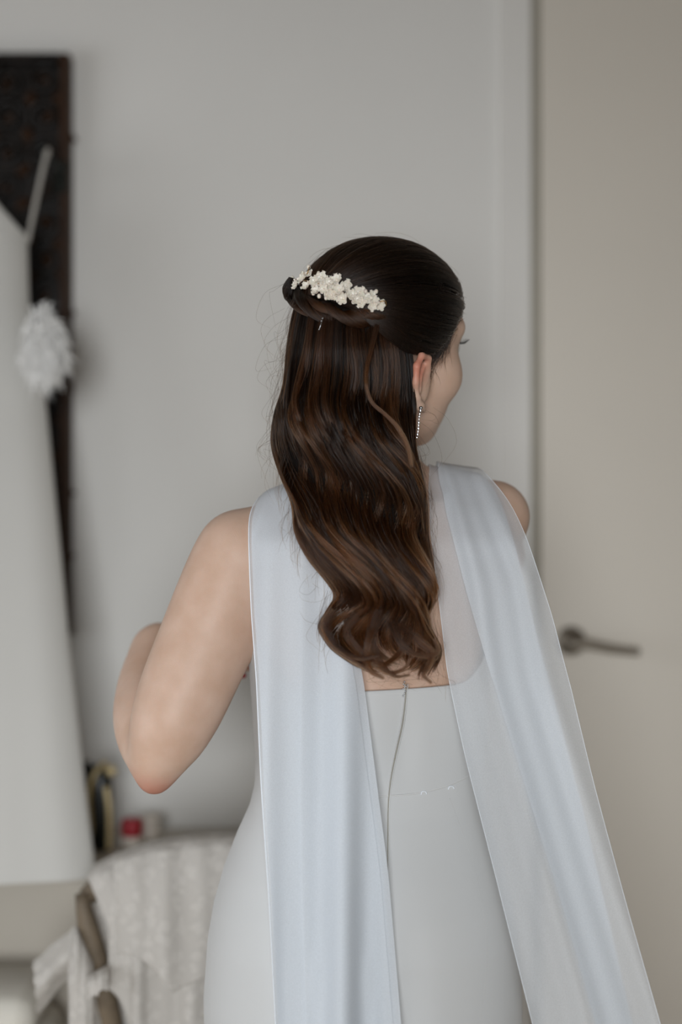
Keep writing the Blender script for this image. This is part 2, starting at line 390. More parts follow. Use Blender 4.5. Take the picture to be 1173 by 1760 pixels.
B.ell(H(0, 0.085, -0.069), (0.024, 0.010, 0.0075), HAX, 0.008); B.ell(H(0, 0.084, -0.080), (0.020, 0.010, 0.007), HAX, 0.008)
# neck and shoulders
SL = P(413, 946, 1.630); SR = P(848, 888, 1.705)
NB = P(652, 850, 1.668)
B.chain([H(-0.006, -0.032, -0.040), P(647, 800, 1.668), NB], [0.048, 0.0435, 0.052], 0.014)
B.chain([P(645, 832, 1.665), P(540, 912, 1.650), SL], [0.030, 0.031, 0.040], 0.03)
B.chain([P(692, 846, 1.672), P(775, 868, 1.690), SR], [0.028, 0.030, 0.036], 0.03)
B.ell((0.036, 1.672, 1.235), (0.146, 0.088, 0.090), [TR, TF, ZU], 0.035)
# her left arm: upper arm down to the elbow, forearm folded up and away, hand bent across the chest
EL = P(275, 1296, 1.600)
B.limb([SL, P(360, 1085, 1.622), P(307, 1215, 1.606), EL], [0.0430, 0.0445, 0.0415, 0.0290], 0.022)
B.limb([P(272, 1306, 1.601), P(264, 1343, 1.602)], [0.0200, 0.0090], 0.018, 5)
WR = P(266, 1116, 1.775)
B.limb([P(264, 1300, 1.615), P(250, 1240, 1.665), P(251, 1180, 1.72), WR], [0.0290, 0.0330, 0.0300, 0.0250], 0.012)
PALM = P(322, 1117, 1.800)
B.chain([WR, P(275, 1108, 1.782), PALM], [0.0250, 0.0235, 0.0205], 0.014)
B.chain([P(285, 1130, 1.782), P(325, 1150, 1.800)], [0.017, 0.015], 0.014)
NAILS = []
for k, (y0, y1, y2, ln) in enumerate([(1100, 1098, 1112, 0.93), (1116, 1116, 1128, 1.0), (1132, 1136, 1146, 0.96), (1148, 1154, 1160, 0.84)]):
    a = P(325, y0 + 2, 1.802); b = P(325 + 55 * ln, y1, 1.806 - 0.002 * k); c2 = P(325 + 82 * ln, (y1 + y2) / 2, 1.798); d = P(325 + 103 * ln, y2, 1.786)
    B.chain([a, b, c2, d], [0.0092, 0.0084, 0.0076, 0.0064], 0.004); NAILS.append((c2, d))
B.chain([P(300, 1125, 1.785), P(335, 1168, 1.775), P(355, 1176, 1.772), P(372, 1172, 1.772)], [0.013, 0.0105, 0.009, 0.0075], 0.006)   # thumb
# her right arm: upper arm forward and down, forearm across the front of the chest
ER = P(812, 1050, 1.880); WR2 = P(735, 1030, 1.93)
B.chain([SR, P(842, 955, 1.775), ER], [0.0400, 0.038, 0.031], 0.022)
B.chain([ER, P(790, 1050, 1.92), WR2], [0.032, 0.031, 0.022], 0.012)
B.chain([WR2, P(680, 1040, 1.925)], [0.021, 0.020], 0.012)
for k, dy in enumerate((-26, -9, 8, 24)):
    B.chain([P(682, 1040 + dy, 1.925), P(635, 1048 + dy, 1.918), P(600, 1060 + dy, 1.900)], [0.0088, 0.0080, 0.0062], 0.004)
B.chain([P(715, 1022, 1.925), P(680, 990, 1.915), P(655, 985, 1.905)], [0.0125, 0.010, 0.0075], 0.006)
# ears
for s in (1, -1):
    e = lambda r, f, u: H(s * (0.0725 + r), -0.008 + f, -0.036 + u)
    B.ell(e(0.001, 0.004, 0), (0.006, 0.015, 0.026), HAX, 0.006)
    ring = [e(0.004, 0.013, 0.012), e(0.009, 0.009, 0.027), e(0.014, -0.006, 0.031), e(0.017, -0.016, 0.020), e(0.0165, -0.017, 0.002), e(0.012, -0.011, -0.015), e(0.007, -0.002, -0.026), e(0.003, 0.006, -0.030)]
    B.chain(ring, [0.0034, 0.0036, 0.0040, 0.0042, 0.0040, 0.0040, 0.0055, 0.0050], 0.004)
    B.chain([e(0.006, 0.003, 0.018), e(0.009, -0.005, 0.006), e(0.008, -0.004, -0.010)], [0.003, 0.0035, 0.003], 0.004)
bv, bf = B.nets()

# skin
m, nt, b = new_mat('skin'); M['skin'] = m
tc = nt.nodes.new('ShaderNodeTexCoord')
no = nt.nodes.new('ShaderNodeTexNoise'); no.inputs['Scale'].default_value = 32; no.inputs['Detail'].default_value = 6
nt.links.new(tc.outputs['Object'], no.inputs['Vector'])
cr = nt.nodes.new('ShaderNodeValToRGB'); cr.color_ramp.elements[0].position = 0.35; cr.color_ramp.elements[1].position = 0.68
cr.color_ramp.elements[0].color = (0.575, 0.385, 0.285, 1); cr.color_ramp.elements[1].color = (0.640, 0.450, 0.350, 1)
nt.links.new(no.outputs['Fac'], cr.inputs['Fac'])
prev = cr.outputs['Color']
PO = np.array([PX, PYY, 0.0])
for (pt, rad, colr, amt) in [(P(266, 1350, 1.60), 0.042, (0.40, 0.105, 0.06), 0.85), (H(0.088, -0.018, -0.018), 0.035, (0.60, 0.14, 0.08), 0.75)]:
    vd = nt.nodes.new('ShaderNodeVectorMath'); vd.operation = 'DISTANCE'; vd.inputs[1].default_value = tuple(pt - PO)
    nt.links.new(tc.outputs['Object'], vd.inputs[0])
    mr = nt.nodes.new('ShaderNodeMapRange'); mr.interpolation_type = 'SMOOTHSTEP'
    mr.inputs['From Min'].default_value = 0.0; mr.inputs['From Max'].default_value = rad; mr.inputs['To Min'].default_value = amt; mr.inputs['To Max'].default_value = 0
    nt.links.new(vd.outputs['Value'], mr.inputs['Value'])
    mx = nt.nodes.new('ShaderNodeMix'); mx.data_type = 'RGBA'
    nt.links.new(mr.outputs['Result'], mx.inputs[0]); nt.links.new(prev, mx.inputs[6]); mx.inputs[7].default_value = (*colr, 1)
    prev = mx.outputs[2]
nt.links.new(prev, b.inputs['Base Color'])
b.inputs['Roughness'].default_value = 0.5; b.inputs['Specular IOR Level'].default_value = 0.35
b.inputs['Subsurface Weight'].default_value = 0.18; b.inputs['Subsurface Radius'].default_value = (1, 0.35, 0.2); b.inputs['Subsurface Scale'].default_value = 0.006
n2 = nt.nodes.new('ShaderNodeTexNoise'); n2.inputs['Scale'].default_value = 900; nt.links.new(tc.outputs['Object'], n2.inputs['Vector'])
bp = nt.nodes.new('ShaderNodeBump'); bp.inputs['Strength'].default_value = 0.12; bp.inputs['Distance'].default_value = 0.001
nt.links.new(n2.outputs['Fac'], bp.inputs['Height']); nt.links.new(bp.outputs['Normal'], b.inputs['Normal'])

person = empty('person', PO, 'person seen from behind in an ivory dress and sheer white cape, long wavy brown hair', 'person')
body = meshobj('body', bv, bf, M['skin'], person)
sm = body.modifiers.new('smooth', 'SMOOTH'); sm.factor = 0.5; sm.iterations = 3
for (c2, d) in NAILS:
    t = (d - c2) / np.linalg.norm(d - c2)
    MB().tube([d - t * 0.006 + np.array([0, 0.0045, 0]), d + np.array([0, 0.004, 0]), d + t * 0.009 + np.array([0, 0.001, 0])], [0.0045, 0.0055, 0.003], 8).build('fingernail', M['nail'], person)
for s in (1, -1):
    ey = MB().ball(H(s * 0.033, 0.078, -0.003), 0.0125, 10).build('eye', M['eye'], person)
    lm = MB()
    for k in range(14):
        a = -0.9 + 1.8 * k / 13
        p0 = H(s * 0.033 + 0.0125 * math.sin(a), 0.078 + 0.0125 * math.cos(a), 0.001)
        p1 = H(s * 0.033 + 0.0235 * math.sin(a * 1.1), 0.078 + 0.0235 * math.cos(a * 1.1), 0.006)
        lm.tube([p0, (p0 + p1) / 2 - np.array([0, 0, 0.002]), p1], [0.0005, 0.0004, 0.0001], 4)
    lm.build('eyelashes', M['lash'], ey)

# ------------------------------------------------------------------ dress
NT = 144
zs = np.r_[np.linspace(0.006, 0.60, 24), np.linspace(0.615, 1.085, 90)]
def dress_ring(z, off, topz=None):
    th = np.linspace(0, 2 * PI, NT, endpoint=False)
    cx, cy, a, bb = prof(z); a = a + off; bb = bb + off
    e = 2 / 2.3
    u = np.sign(np.cos(th)) * np.abs(np.cos(th)) ** e * a; v = np.sign(np.sin(th)) * np.abs(np.sin(th)) ** e * bb
    return u, v, cx, cy, th
def dress_pt(u, v, cx, cy, z): return np.stack([cx + u * TR[0] + v * TF[0], cy + u * TR[1] + v * TF[1], np.full_like(u, z)], 1)
# top edge: level across the back, rising towards the front
def top_at(th): 
    back = np.clip(-np.sin(th), 0, 1)
    return 1.0835 + 0.085 * (1 - np.clip(back * 1.25, 0, 1)) ** 1.2 + 0.006 * np.cos(th) 
rows = []
th = np.linspace(0, 2 * PI, NT, endpoint=False); tz = top_at(th)
for z in zs:
    zz = np.where(z > 0.95, 0.95 + (z - 0.95) * (tz - 0.95) / (1.085 - 0.95), z)
    cx, cy, a, bb = prof(zz); a = a + 0.0035; bb = bb + 0.0035; e = 2 / 2.3
    u = np.sign(np.cos(th)) * np.abs(np.cos(th)) ** e * a; v = np.sign(np.sin(th)) * np.abs(np.sin(th)) ** e * bb
    fl = np.clip((0.6 - z) / 0.6, 0, 1); k = 1 + 0.05 * fl * np.sin(th * 9 + 1)
    # soft centre-back hollow below the waist and the pull at the zip
    cb = np.exp(-((th - 1.5 * PI - 0.10) / 0.10) ** 2); v = v + cb * (0.006 * np.exp(-((z - 0.72) / 0.10) ** 2) + 0.004 * np.exp(-((z - 1.03) / 0.05) ** 2))
    rows.append(np.stack([cx + k * (u * TR[0] + v * TF[0]), cy + k * (u * TR[1] + v * TF[1]), zz], 1))
top = rows[-1]; ctr = top.mean(0)
for dz, sh in ((0.001, 0.0012), (0.0, 0.0032), (-0.02, 0.0042)):
    d = top - ctr; d[:, 2] = 0; d /= np.linalg.norm(d, axis=1)[:, None]
    rows.append(top - d * sh + np.array([0, 0, dz]))
dv = np.vstack(rows); df = grid_faces(len(rows), NT, True)
dress = meshobj('dress', dv, df, M['dress'], person)
dress_out = torso_fn(0.0035)
def hit_dress(px, py, lift=0.0006):
    Y = np.linspace(1.40, 1.70, 3000); p = np.stack([(px - 586.5) / FPX * Y, Y, CAMZ - (py - 880) / FPX * Y], 1)
    d = dress_out(p[:, 0], p[:, 1], p[:, 2]); i = np.argmax(d < lift); return p[i]
def on_dress(pts, n, lift=0.0006): 
    q = spline(pts, n); return np.array([hit_dress(a, b_, lift) for a, b_ in q])
zp = [(699, 1176), (697, 1205), (692, 1245), (682, 1290), (673, 1335), (668, 1380), (667, 1440), (666, 1520), (668, 1620), (671, 1740), (672, 1900)]
MB().tube(on_dress(zp[:8], 60, 0.0002), 0.0006, 6).build('zip', M['zip'], dress)
zq = [(a + 2.6, b_) for a, b_ in zp]; zl = [(a - 2.6, b_) for a, b_ in zp]
MB().tube(on_dress(zq, 60, -0.0002), 0.0005, 6).build('seam', M['seam'], dress)
MB().tube(on_dress(zl, 60, -0.0002), 0.0005, 6).build('seam', M['seam'], dress)
MB().tube(on_dress([(452, 1372), (560, 1374), (655, 1369), (720, 1363), (770, 1350), (815, 1330)], 60, -0.0004), 0.0010, 6).build('seam', M['seam'], dress)
MB().tube(on_dress([(772, 1372), (790, 1420), (815, 1490), (830, 1570), (836, 1640), (832, 1700), (818, 1790)], 60, -0.0010), 0.0013, 6).build('seam', M['seam'], dress)
MB().tube(on_dress([(548, 1376), (530, 1440), (505, 1520), (490, 1620), (492, 1760)], 60, -0.0010), 0.0013, 6).build('seam', M['seam'], dress)
for (x, y) in ((729, 1364), (776, 1355)):
    MB().tube(on_dress([(x - 5, y + 2), (x - 3, y - 3), (x + 3, y - 3), (x + 5, y + 1)], 14, 0.0008), 0.0006, 6).build('loop', M['hem'], dress)
# the puckered zip head at the top edge
zb = MB()
for k in range(7):
    p = hit_dress(697 + random.uniform(-4, 4), 1172 + k * 4.0, 0.0012); zb.ball(p, 0.0010, 5, (1, 0.7, 1.2))
zb.build('zip_head', M['silver'], dress)

# ------------------------------------------------------------------ cape panels of chiffon
def push_out(v, dist, it=3):
    e = 0.003
    for _ in range(it):
        d = np.minimum(B.sample(v), np.where((v[:, 2] < 1.08), dress_out(v[:, 0], v[:, 1], v[:, 2]), 1))
        near = d < dist
        if not near.any(): break
        q = v[near]; g = np.zeros_like(q)
        f = lambda p: np.minimum(B.sample(p), np.where((p[:, 2] < 1.08), dress_out(p[:, 0], p[:, 1], p[:, 2]), 1))
        for k in range(3):
            w = np.zeros(3); w[k] = e; g[:, k] = f(q + w) - f(q - w)
        g /= np.linalg.norm(g, axis=1)[:, None] + 1e-9
        g[:, 1] -= 0.35; g /= np.linalg.norm(g, axis=1)[:, None] + 1e-9
        v[near] = q + g * (dist[near] - d[near])[:, None]
    return v
def panel(name, cols, layer, fracs, rows_y, depth, ripple, over, hems=(0, -1), hr=0.0003):
    """cols: list of curves [(py, px)...], the fold lines from one selvedge to the other; layer: depth offset of each fold line"""
    nr = len(rows_y); cx = []
    for c_ in cols:
        a = np.array(c_); cx.append(np.interp(rows_y, a[:, 0], a[:, 1]))
    cx = np.array(cx)
    # smooth columns in y
    for _ in range(6): cx[:, 1:-1] = 0.25 * cx[:, :-2] + 0.5 * cx[:, 1:-1] + 0.25 * cx[:, 2:]
    X = []; L = []; S = []
    for i in range(len(cols) - 1):
        n = fracs[i]; t = np.linspace(0, 1, n, endpoint=(i == len(cols) - 2))[:, None]
        X.append(cx[i] * (1 - t) + cx[i + 1] * t)
        ease = t * t * (3 - 2 * t); L.append(layer[i] * (1 - ease) + layer[i + 1] * ease)
        S.append(i + t)
    X = np.vstack(X); L = np.vstack(L); S = np.vstack(S)          # (nc, nr), (nc,1)
    nc = X.shape[0]; yy = np.asarray(rows_y, float)[None, :]
    Y = depth(X, yy) - L * 1.0 + ripple(X, yy, S)
    V = np.stack([(X - 586.5) / FPX * Y, Y, CAMZ - (yy - 880) / FPX * Y + 0 * X], -1)   # nc, nr, 3
    # carry the cloth over the shoulder to the front
    lead = []
    for k in range(len(over), 0, -1):
        dy, dz = over[k - 1]
        lead.append((V[:, 0] + np.array([0, dy, dz]))[:, None])
    V = np.concatenate(lead + [V], 1); nr2 = V.shape[1]
    ly = np.repeat(L, nr2, 1).reshape(-1)
    for it in range(4):
        v = push_out(V.reshape(-1, 3).copy(), 0.004 + np.maximum(ly, 0) * 0.8, 3); V = v.reshape(nc, nr2, 3)
        W = V.copy(); W[:, 1:-1] = 0.25 * V[:, :-2] + 0.5 * V[:, 1:-1] + 0.25 * V[:, 2:]; V = W
    V = V.transpose(1, 0, 2)
    o = meshobj(name, V.reshape(-1, 3), grid_faces(nr2, nc), M['chiffon'], person)
    fold = np.cumsum(fracs)[:-1]; sh = np.zeros(len(o.data.edges), bool); ev = np.zeros(len(o.data.edges) * 2, np.int32); o.data.edges.foreach_get('vertices', ev); ev = ev.reshape(-1, 2)
    for j in fold: sh |= (ev[:, 0] % nc == j) & (ev[:, 1] % nc == j)
    o.data.attributes.new('sharp_edge', 'BOOLEAN', 'EDGE').data.foreach_set('value', sh)
    for j in hems:
        MB().tube(V[:, j], hr, 6).build('hem', M['hem'], o)
    return o
ROWS = np.r_[np.linspace(846, 1180, 48), np.linspace(1192, 1830, 60), np.linspace(1860, 2150, 12)]
def depth_left(X, y):
    c_ = np.interp(y, [840, 880, 930, 1000, 1170, 1350, 1600, 2150], [1.640, 1.585, 1.556, 1.548, 1.542, 1.532, 1.513, 1.490])
    return c_ + 0.022 * np.clip((540 - X) / 110, 0, 1) ** 2 * np.interp(y, [900, 1300, 1760], [1, 0.7, 0.5])
def rip_left(X, y, S):
    a = np.interp(y, [860, 1000, 1760], [0.0016, 0.0050, 0.0125])
    return a * np.sin(X / 21.0 + y / 900.0) + 0.5 * a * np.sin(X / 11.0 + 1.3)
LE = np.array([(846, 452), (868, 436), (890, 428), (920, 427), (1050, 432), (1170, 441), (1350, 449), (1550, 463), (1760, 474), (2150, 492)], float)
RE = np.array([(846, 560), (900, 566), (1000, 590), (1100, 612), (1175, 626), (1400, 655), (1500, 668), (1760, 690), (2150, 722)], float)
panel('cape_panel', [LE, RE, LE + np.array([0, 5]), RE - np.array([0, 14]),
    [(846, 512), (900, 515), (1000, 518), (1170, 519), (1350, 517), (1550, 520), (1760, 527), (2150, 540)]],
    [0.002, 0.004, 0.006, 0.008, 0.012], [44, 36, 40, 24], ROWS, depth_left, rip_left, [(0.030, 0.002), (0.065, -0.003), (0.095, -0.03), (0.11, -0.08)], (0,), 0.0006)
def depth_right(X, y):
    c_ = np.interp(y, [790, 830, 880, 930, 1000, 1170, 1350, 1600, 2150], [1.680, 1.640, 1.600, 1.572, 1.560, 1.550, 1.540, 1.520, 1.500])
    t = np.clip((X - np.interp(y, [790, 1760], [760, 930])) / 200, 0, 1.2)
    return c_ + 0.05 * t ** 2 * np.interp(y, [800, 1000, 1300, 1760], [1, 1, 0.7, 0.4])
def rip_right(X, y, S):
    a = np.interp(y, [800, 900, 1300, 1760], [0.0025, 0.0035, 0.005, 0.007])
    xs = X - np.interp(y, [790, 1000, 1170, 1500, 1760], [725, 752, 770, 850, 915])
    k = np.interp(y, [800, 1000, 1760], [9.0, 15.0, 21.0])
    return a * np.sin(xs / k) + 0.4 * a * np.sin(xs / (k * 0.45) + 0.7)
ROWS2 = np.r_[np.linspace(806, 1180, 56), np.linspace(1192, 1830, 60), np.linspace(1860, 2150, 12)]
panel('cape_panel', [
    [(797, 728), (850, 733), (960, 746), (1050, 757), (1160, 770), (1300, 800), (1500, 851), (1760, 916), (2150, 1010)],
    [(797, 812), (830, 846), (880, 868), (930, 884), (1000, 902), (1100, 925), (1250, 966), (1400, 1005), (1550, 1040), (1760, 1088), (2150, 1170)],
    [(797, 742), (850, 757), (880, 767), (950, 785), (1010, 800), (1130, 835), (1270, 878), (1400, 918), (1550, 965), (1760, 1025), (2150, 1120)],
    [(797, 815), (815, 838), (850, 868), (880, 886), (920, 904), (960, 918), (1060, 950), (1200, 986), (1350, 1022), (1550, 1076), (1760, 1136), (2150, 1240)]],
    [0.0, 0.004, 0.008, 0.013], [34, 26, 44], ROWS2, depth_right, rip_right, [(0.025, -0.006), (0.055, -0.012), (0.08, -0.03), (0.095, -0.08)])

# ------------------------------------------------------------------ hair
def hair_mat(name, stops, rough=0.32, coat=0.0, random_c=0.25):
    m = bpy.data.materials.new(name); m.use_nodes = True; nt = m.node_tree; nt.nodes.clear()
    out = nt.nodes.new('ShaderNodeOutputMaterial'); h = nt.nodes.new('ShaderNodeBsdfHairPrincipled'); h.model = 'CHIANG'
    h.parametrization = 'COLOR'
    hi = nt.nodes.new('ShaderNodeHairInfo'); cr = nt.nodes.new('ShaderNodeValToRGB')
    while len(cr.color_ramp.elements) < len(stops): cr.color_ramp.elements.new(0.5)
    for e, (p, c_) in zip(cr.color_ramp.elements, stops): e.position = p; e.color = (*c_, 1)
    nt.links.new(hi.outputs['Intercept'], cr.inputs['Fac'])
    hs = nt.nodes.new('ShaderNodeHueSaturation'); mr = nt.nodes.new('ShaderNodeMapRange')
    mr.inputs['To Min'].default_value = 1 - random_c * 1.6; mr.inputs['To Max'].default_value = 1 + random_c * 2.2
    nt.links.new(hi.outputs['Random'], mr.inputs['Value'])
    ta = nt.nodes.new('ShaderNodeAttribute'); ta.attribute_name = 'tint'; mu = nt.nodes.new('ShaderNodeMath'); mu.operation = 'MULTIPLY'
    nt.links.new(mr.outputs['Result'], mu.inputs[0]); nt.links.new(ta.outputs['Fac'], mu.inputs[1]); nt.links.new(mu.outputs[0], hs.inputs['Value'])
    nt.links.new(cr.outputs['Color'], hs.inputs['Color']); nt.links.new(hs.outputs['Color'], h.inputs['Color'])
    h.inputs['IOR'].default_value = 1.45; h.inputs['Roughness'].default_value = rough; h.inputs['Radial Roughness'].default_value = 0.35; h.inputs['Coat'].default_value = coat
    nt.links.new(h.outputs[0], out.inputs[0])
    return m
M['hair_crown'] = hair_mat('hair_crown', [(0, (0.0050, 0.0032, 0.0024)), (0.7, (0.0060, 0.0034, 0.0023)), (1, (0.013, 0.0055, 0.0028))], 0.26)
M['hair_length'] = hair_mat('hair_length', [(0, (0.0045, 0.0023, 0.0014)), (0.25, (0.0062, 0.0026, 0.0012)), (0.6, (0.020, 0.0072, 0.0025)), (1, (0.040, 0.0138, 0.0047))], 0.36, 0, 0.40)
M['hair_end'] = hair_mat('hair_end', [(0, (0.020, 0.0072, 0.0026)), (0.3, (0.032, 0.0112, 0.0039)), (1, (0.042, 0.0145, 0.005))], 0.36, 0, 0.4)
M['hair_light'] = hair_mat('hair_light', [(0, (0.012, 0.005, 0.0025)), (0.3, (0.032, 0.0112, 0.004)), (1, (0.095, 0.033, 0.0112))], 0.32)

def strands(name, arrs, radius, m, parent, tip=0.4, tint=None):
    cu = bpy.data.hair_curves.new(name); sizes = [len(a) for a in arrs]; cu.add_curves(sizes)
    pos = np.vstack(arrs) - origin_of(parent)
    cu.attributes['position'].data.foreach_set('vector', pos.astype(np.float32).ravel())
    rad = np.concatenate([radius * np.interp(np.linspace(0, 1, n), [0, 0.7, 1], [1, 1, tip]) for n in sizes])
    if 'radius' not in cu.attributes: cu.attributes.new('radius', 'FLOAT', 'POINT')
    cu.attributes['radius'].data.foreach_set('value', rad.astype(np.float32))
    at_ = cu.attributes.new('tint', 'FLOAT', 'CURVE'); at_.data.foreach_set('value', np.asarray(tint if tint is not None else rng.lognormal(0, 0.35, len(arrs)), np.float32))
    cu.materials.append(m)
    o = bpy.data.objects.new(name, cu); COL.objects.link(o); o.parent = parent; o['kind'] = 'stuff'
    return o
# --- cap over the scalp, following the hairline
def hairline(al):                        # al: degrees from the face, 0 front .. 180 back; elevation of the hairline
    return np.interp(np.abs(al), [0, 25, 40, 52, 64, 75, 83, 95, 108, 130, 180], [42, 28, 8, 0, -12, -24, -30, -22, -44, -52, -56])
def sk(al, el, off):                     # a point over the skull; al, el in degrees (arrays)
    a, e = np.radians(al), np.radians(el)
    d = np.stack([np.cos(e) * np.sin(a), np.cos(e) * np.cos(a), np.sin(e)], -1)
    return SK_C + (d * (SK_R + np.asarray(off)[..., None])) @ HAX
na, ne = 120, 40
al = np.linspace(-180, 180, na, endpoint=False); cap = []
for i in range(ne):
    t = i / (ne - 1); lo = hairline(al); el = lo + (89.5 - lo) * t
    cap.append(sk(al, el, 0.001 + 0.006 * np.clip(t * 5, 0, 1)))
hair = meshobj('hair', np.vstack(cap), np.vstack([grid_faces(ne, na, True)]), M['hairbase'], person)

def slerp(a, b, t):
    w = np.arccos(np.clip(np.sum(a * b, -1), -1, 1))[..., None]; s_ = np.sin(w) + 1e-9
    return (np.sin((1 - t) * w) * a + np.sin(t * w) * b) / s_
def dirv(al, el):
    a, e = np.radians(al), np.radians(el); return np.stack([np.cos(e) * np.sin(a), np.cos(e) * np.cos(a), np.sin(e)], -1)
def skd(d, off): return SK_C + (d * (SK_R + np.asarray(off)[..., None])) @ HAX
# --- crown and sides combed back to the twist under the flowers
N = 7000; npt = 22
crown = []; ctint = []
locks = rng.uniform(-98, 98, 320)
for i in range(N):
    L = locks[rng.integers(len(locks))]; a0 = np.clip(L + rng.normal(0, 0.9), -100, 100)
    seed = math.sin(L * 12.9898) * 43758.5; seed -= math.floor(seed)
    e0 = float(hairline(a0)) + abs(rng.normal(0, 1.5)) + 0.5
    e0 = max(e0, -25)
    f = a0 / 98.0
    a1 = 180 - f * 52 + rng.normal(0, 2.5)
    e1 = 15 + 9 * (1 - abs(f)) - 4 * max(0, f) + rng.normal(0, 1.5)
    d0, d1 = dirv(a0, e0), dirv(a1, e1)
    t0 = rng.choice([0.0, rng.uniform(0, 0.7)], p=[0.35, 0.65])
    t = np.linspace(t0, 1, npt)[:, None]
    d = slerp(d0, d1, t)
    sag = 0.12 * np.sin(PI * t[:, 0]) * max(0, f) * (0.6 + 0.8 * seed)        # the sides dip before they rise to the twist
    d[:, 2] -= sag * np.clip((abs(f) - 0.25) / 0.4, 0, 1)
    d /= np.linalg.norm(d, axis=1)[:, None]
    lay = rng.uniform(0, 1) ** 0.6
    off = 0.0075 + (0.004 + 0.008 * np.sin(PI * np.clip(t[:, 0], 0, 1)) ** 0.7) * (0.55 + 0.45 * lay) + 0.0012 * (seed - 0.5) * 2
    off = off * np.clip((t[:, 0] - t0) * 14 + (0.12 if t0 == 0 else 0.6), 0, 1)
    off = off + np.where(t[:, 0] > 0.9, -(t[:, 0] - 0.9) * 0.03, 0)
    crown.append(skd(d, off)); ctint.append(math.exp(0.75 * (2 * seed - 1) + rng.normal(0, 0.25)))
strands('crown_strands', crown, 0.00022, M['hair_crown'], hair, 0.4, ctint)

# --- lengths: guides traced as locks, each point at its own depth
G = [
 [(512,508),(501,545),(492,600),(486,660),(470,715),(466,765),(480,815),(500,865),(506,915),(528,960),(560,1000),(574,1025),(560,1050),(552,1075),(563,1105),(595,1130),(632,1150)],
 [(526,515),(517,550),(508,600),(502,660),(487,715),(484,765),(503,815),(522,865),(530,915),(555,960),(585,1000),(594,1030),(578,1055),(567,1080),(580,1110),(610,1135),(648,1160)],
 [(546,520),(541,556),(533,600),(528,660),(515,720),(515,770),(537,820),(556,865),(562,915),(590,960),(615,1005),(618,1040),(600,1065),(592,1090),(608,1120),(640,1145),(680,1162)],
 [(568,528),(565,562),(560,600),(562,660),(553,720),(553,770),(575,820),(592,870),(598,920),(622,965),(645,1005),(648,1045),(634,1075),(632,1100),(655,1130),(695,1150)],
 [(592,530),(590,564),(588,600),(592,660),(588,720),(590,770),(612,825),(628,875),(634,925),(655,970),(676,1010),(682,1050),(680,1080),(690,1105),(712,1128),(735,1142)],
 [(615,530),(615,564),(615,600),(620,660),(620,720),(625,770),(645,825),(660,880),(668,930),(686,975),(705,1015),(712,1050),(722,1080),(738,1105),(745,1130),(730,1152),(704,1162)],
 [(638,528),(640,562),(642,600),(645,660),(650,720),(655,770),(678,825),(692,880),(702,930),(718,975),(727,1010),(716,1040),(706,1065),(714,1090),(736,1110),(744,1132),(733,1156)],
 [(660,524),(664,560),(668,610),(672,660),(678,710),(688,760),(706,815),(717,870),(722,920),(733,960),(740,1000),(728,1035),(715,1060),(725,1085),(748,1106),(755,1128),(744,1158),(738,1174)],
 [(690,524),(704,570),(713,640),(716,690),(716,730),(717,770),(728,820),(736,870),(738,920),(745,965),(748,1000),(737,1032),(722,1058),(733,1082),(755,1104),(760,1125),(750,1150),(742,1170)]]
MG = 72
GP = np.array([spline(g, MG) for g in G])                       # guide, point, (px, py)
def hair_Y(u, py):
    mid = np.interp(py, [505, 545, 600, 650, 760, 900, 1000, 1170], [1.562, 1.552, 1.540, 1.533, 1.524, 1.513, 1.503, 1.498])
    w = 2 * u / 8 - 1
    left = np.interp(py, [545, 760, 850, 930, 1170], [0.060, 0.050, 0.026, 0.008, 0.004]); right = np.interp(py, [545, 760, 1000, 1170], [0.030, 0.045, 0.030, 0.012])
    return mid + np.where(w < 0, left * np.abs(w) ** 2.6, right * np.abs(w) ** 2.6)
def wave_phase(px, py): return 2 * PI * (py - 0.45 * (px - 480) - 690) / 205.0
def length_strand(u0, spread, depth, ph, amp, v1=1.0, n=56, grow=1.0):
    v = np.linspace(0, v1, n); vi = v * (MG - 1); i = np.clip(vi.astype(int), 0, MG - 2); fr = np.clip(vi - i, 0, 1.5)
    u = np.clip(u0 + spread * (1 - 0.45 * v + 0.9 * np.clip(v - 0.8, 0, 1)) * grow, 0, 8.0); g0 = np.clip(u.astype(int), 0, 7); gu = u - g0
    A = GP[g0, i] * (1 - fr)[:, None] + GP[g0, i + 1] * fr[:, None]; Bq = GP[g0 + 1, i] * (1 - fr)[:, None] + GP[g0 + 1, i + 1] * fr[:, None]
    q = A * (1 - gu)[:, None] + Bq * gu[:, None]
    env = np.interp(q[:, 1], [560, 660, 760, 1000, 1150], [0.0, 0.35, 1.0, 1.0, 1.1])
    p = wave_phase(q[:, 0], q[:, 1]) + ph
    edge = np.clip(np.minimum(u, 8 - u) / 1.2, 0, 1)
    px = q[:, 0] + amp * env * np.sin(p) * edge; py = q[:, 1]
    Y = hair_Y(u, py) + depth - 0.0190 * env * np.cos(p) 
    return np.stack([(px - 586.5) / FPX * Y, Y, CAMZ - (py - 880) / FPX * Y], 1)
LK = []
for k in range(76):
    LK.append((8 * (k + rng.uniform(0.1, 0.9)) / 76, rng.uniform(0.10, 0.40), rng.uniform(0.0, 0.014), rng.normal(0, 0.28), rng.uniform(15, 25), rng.uniform(0.94, 1.0)))
lens_, light_, tints = [], [], []
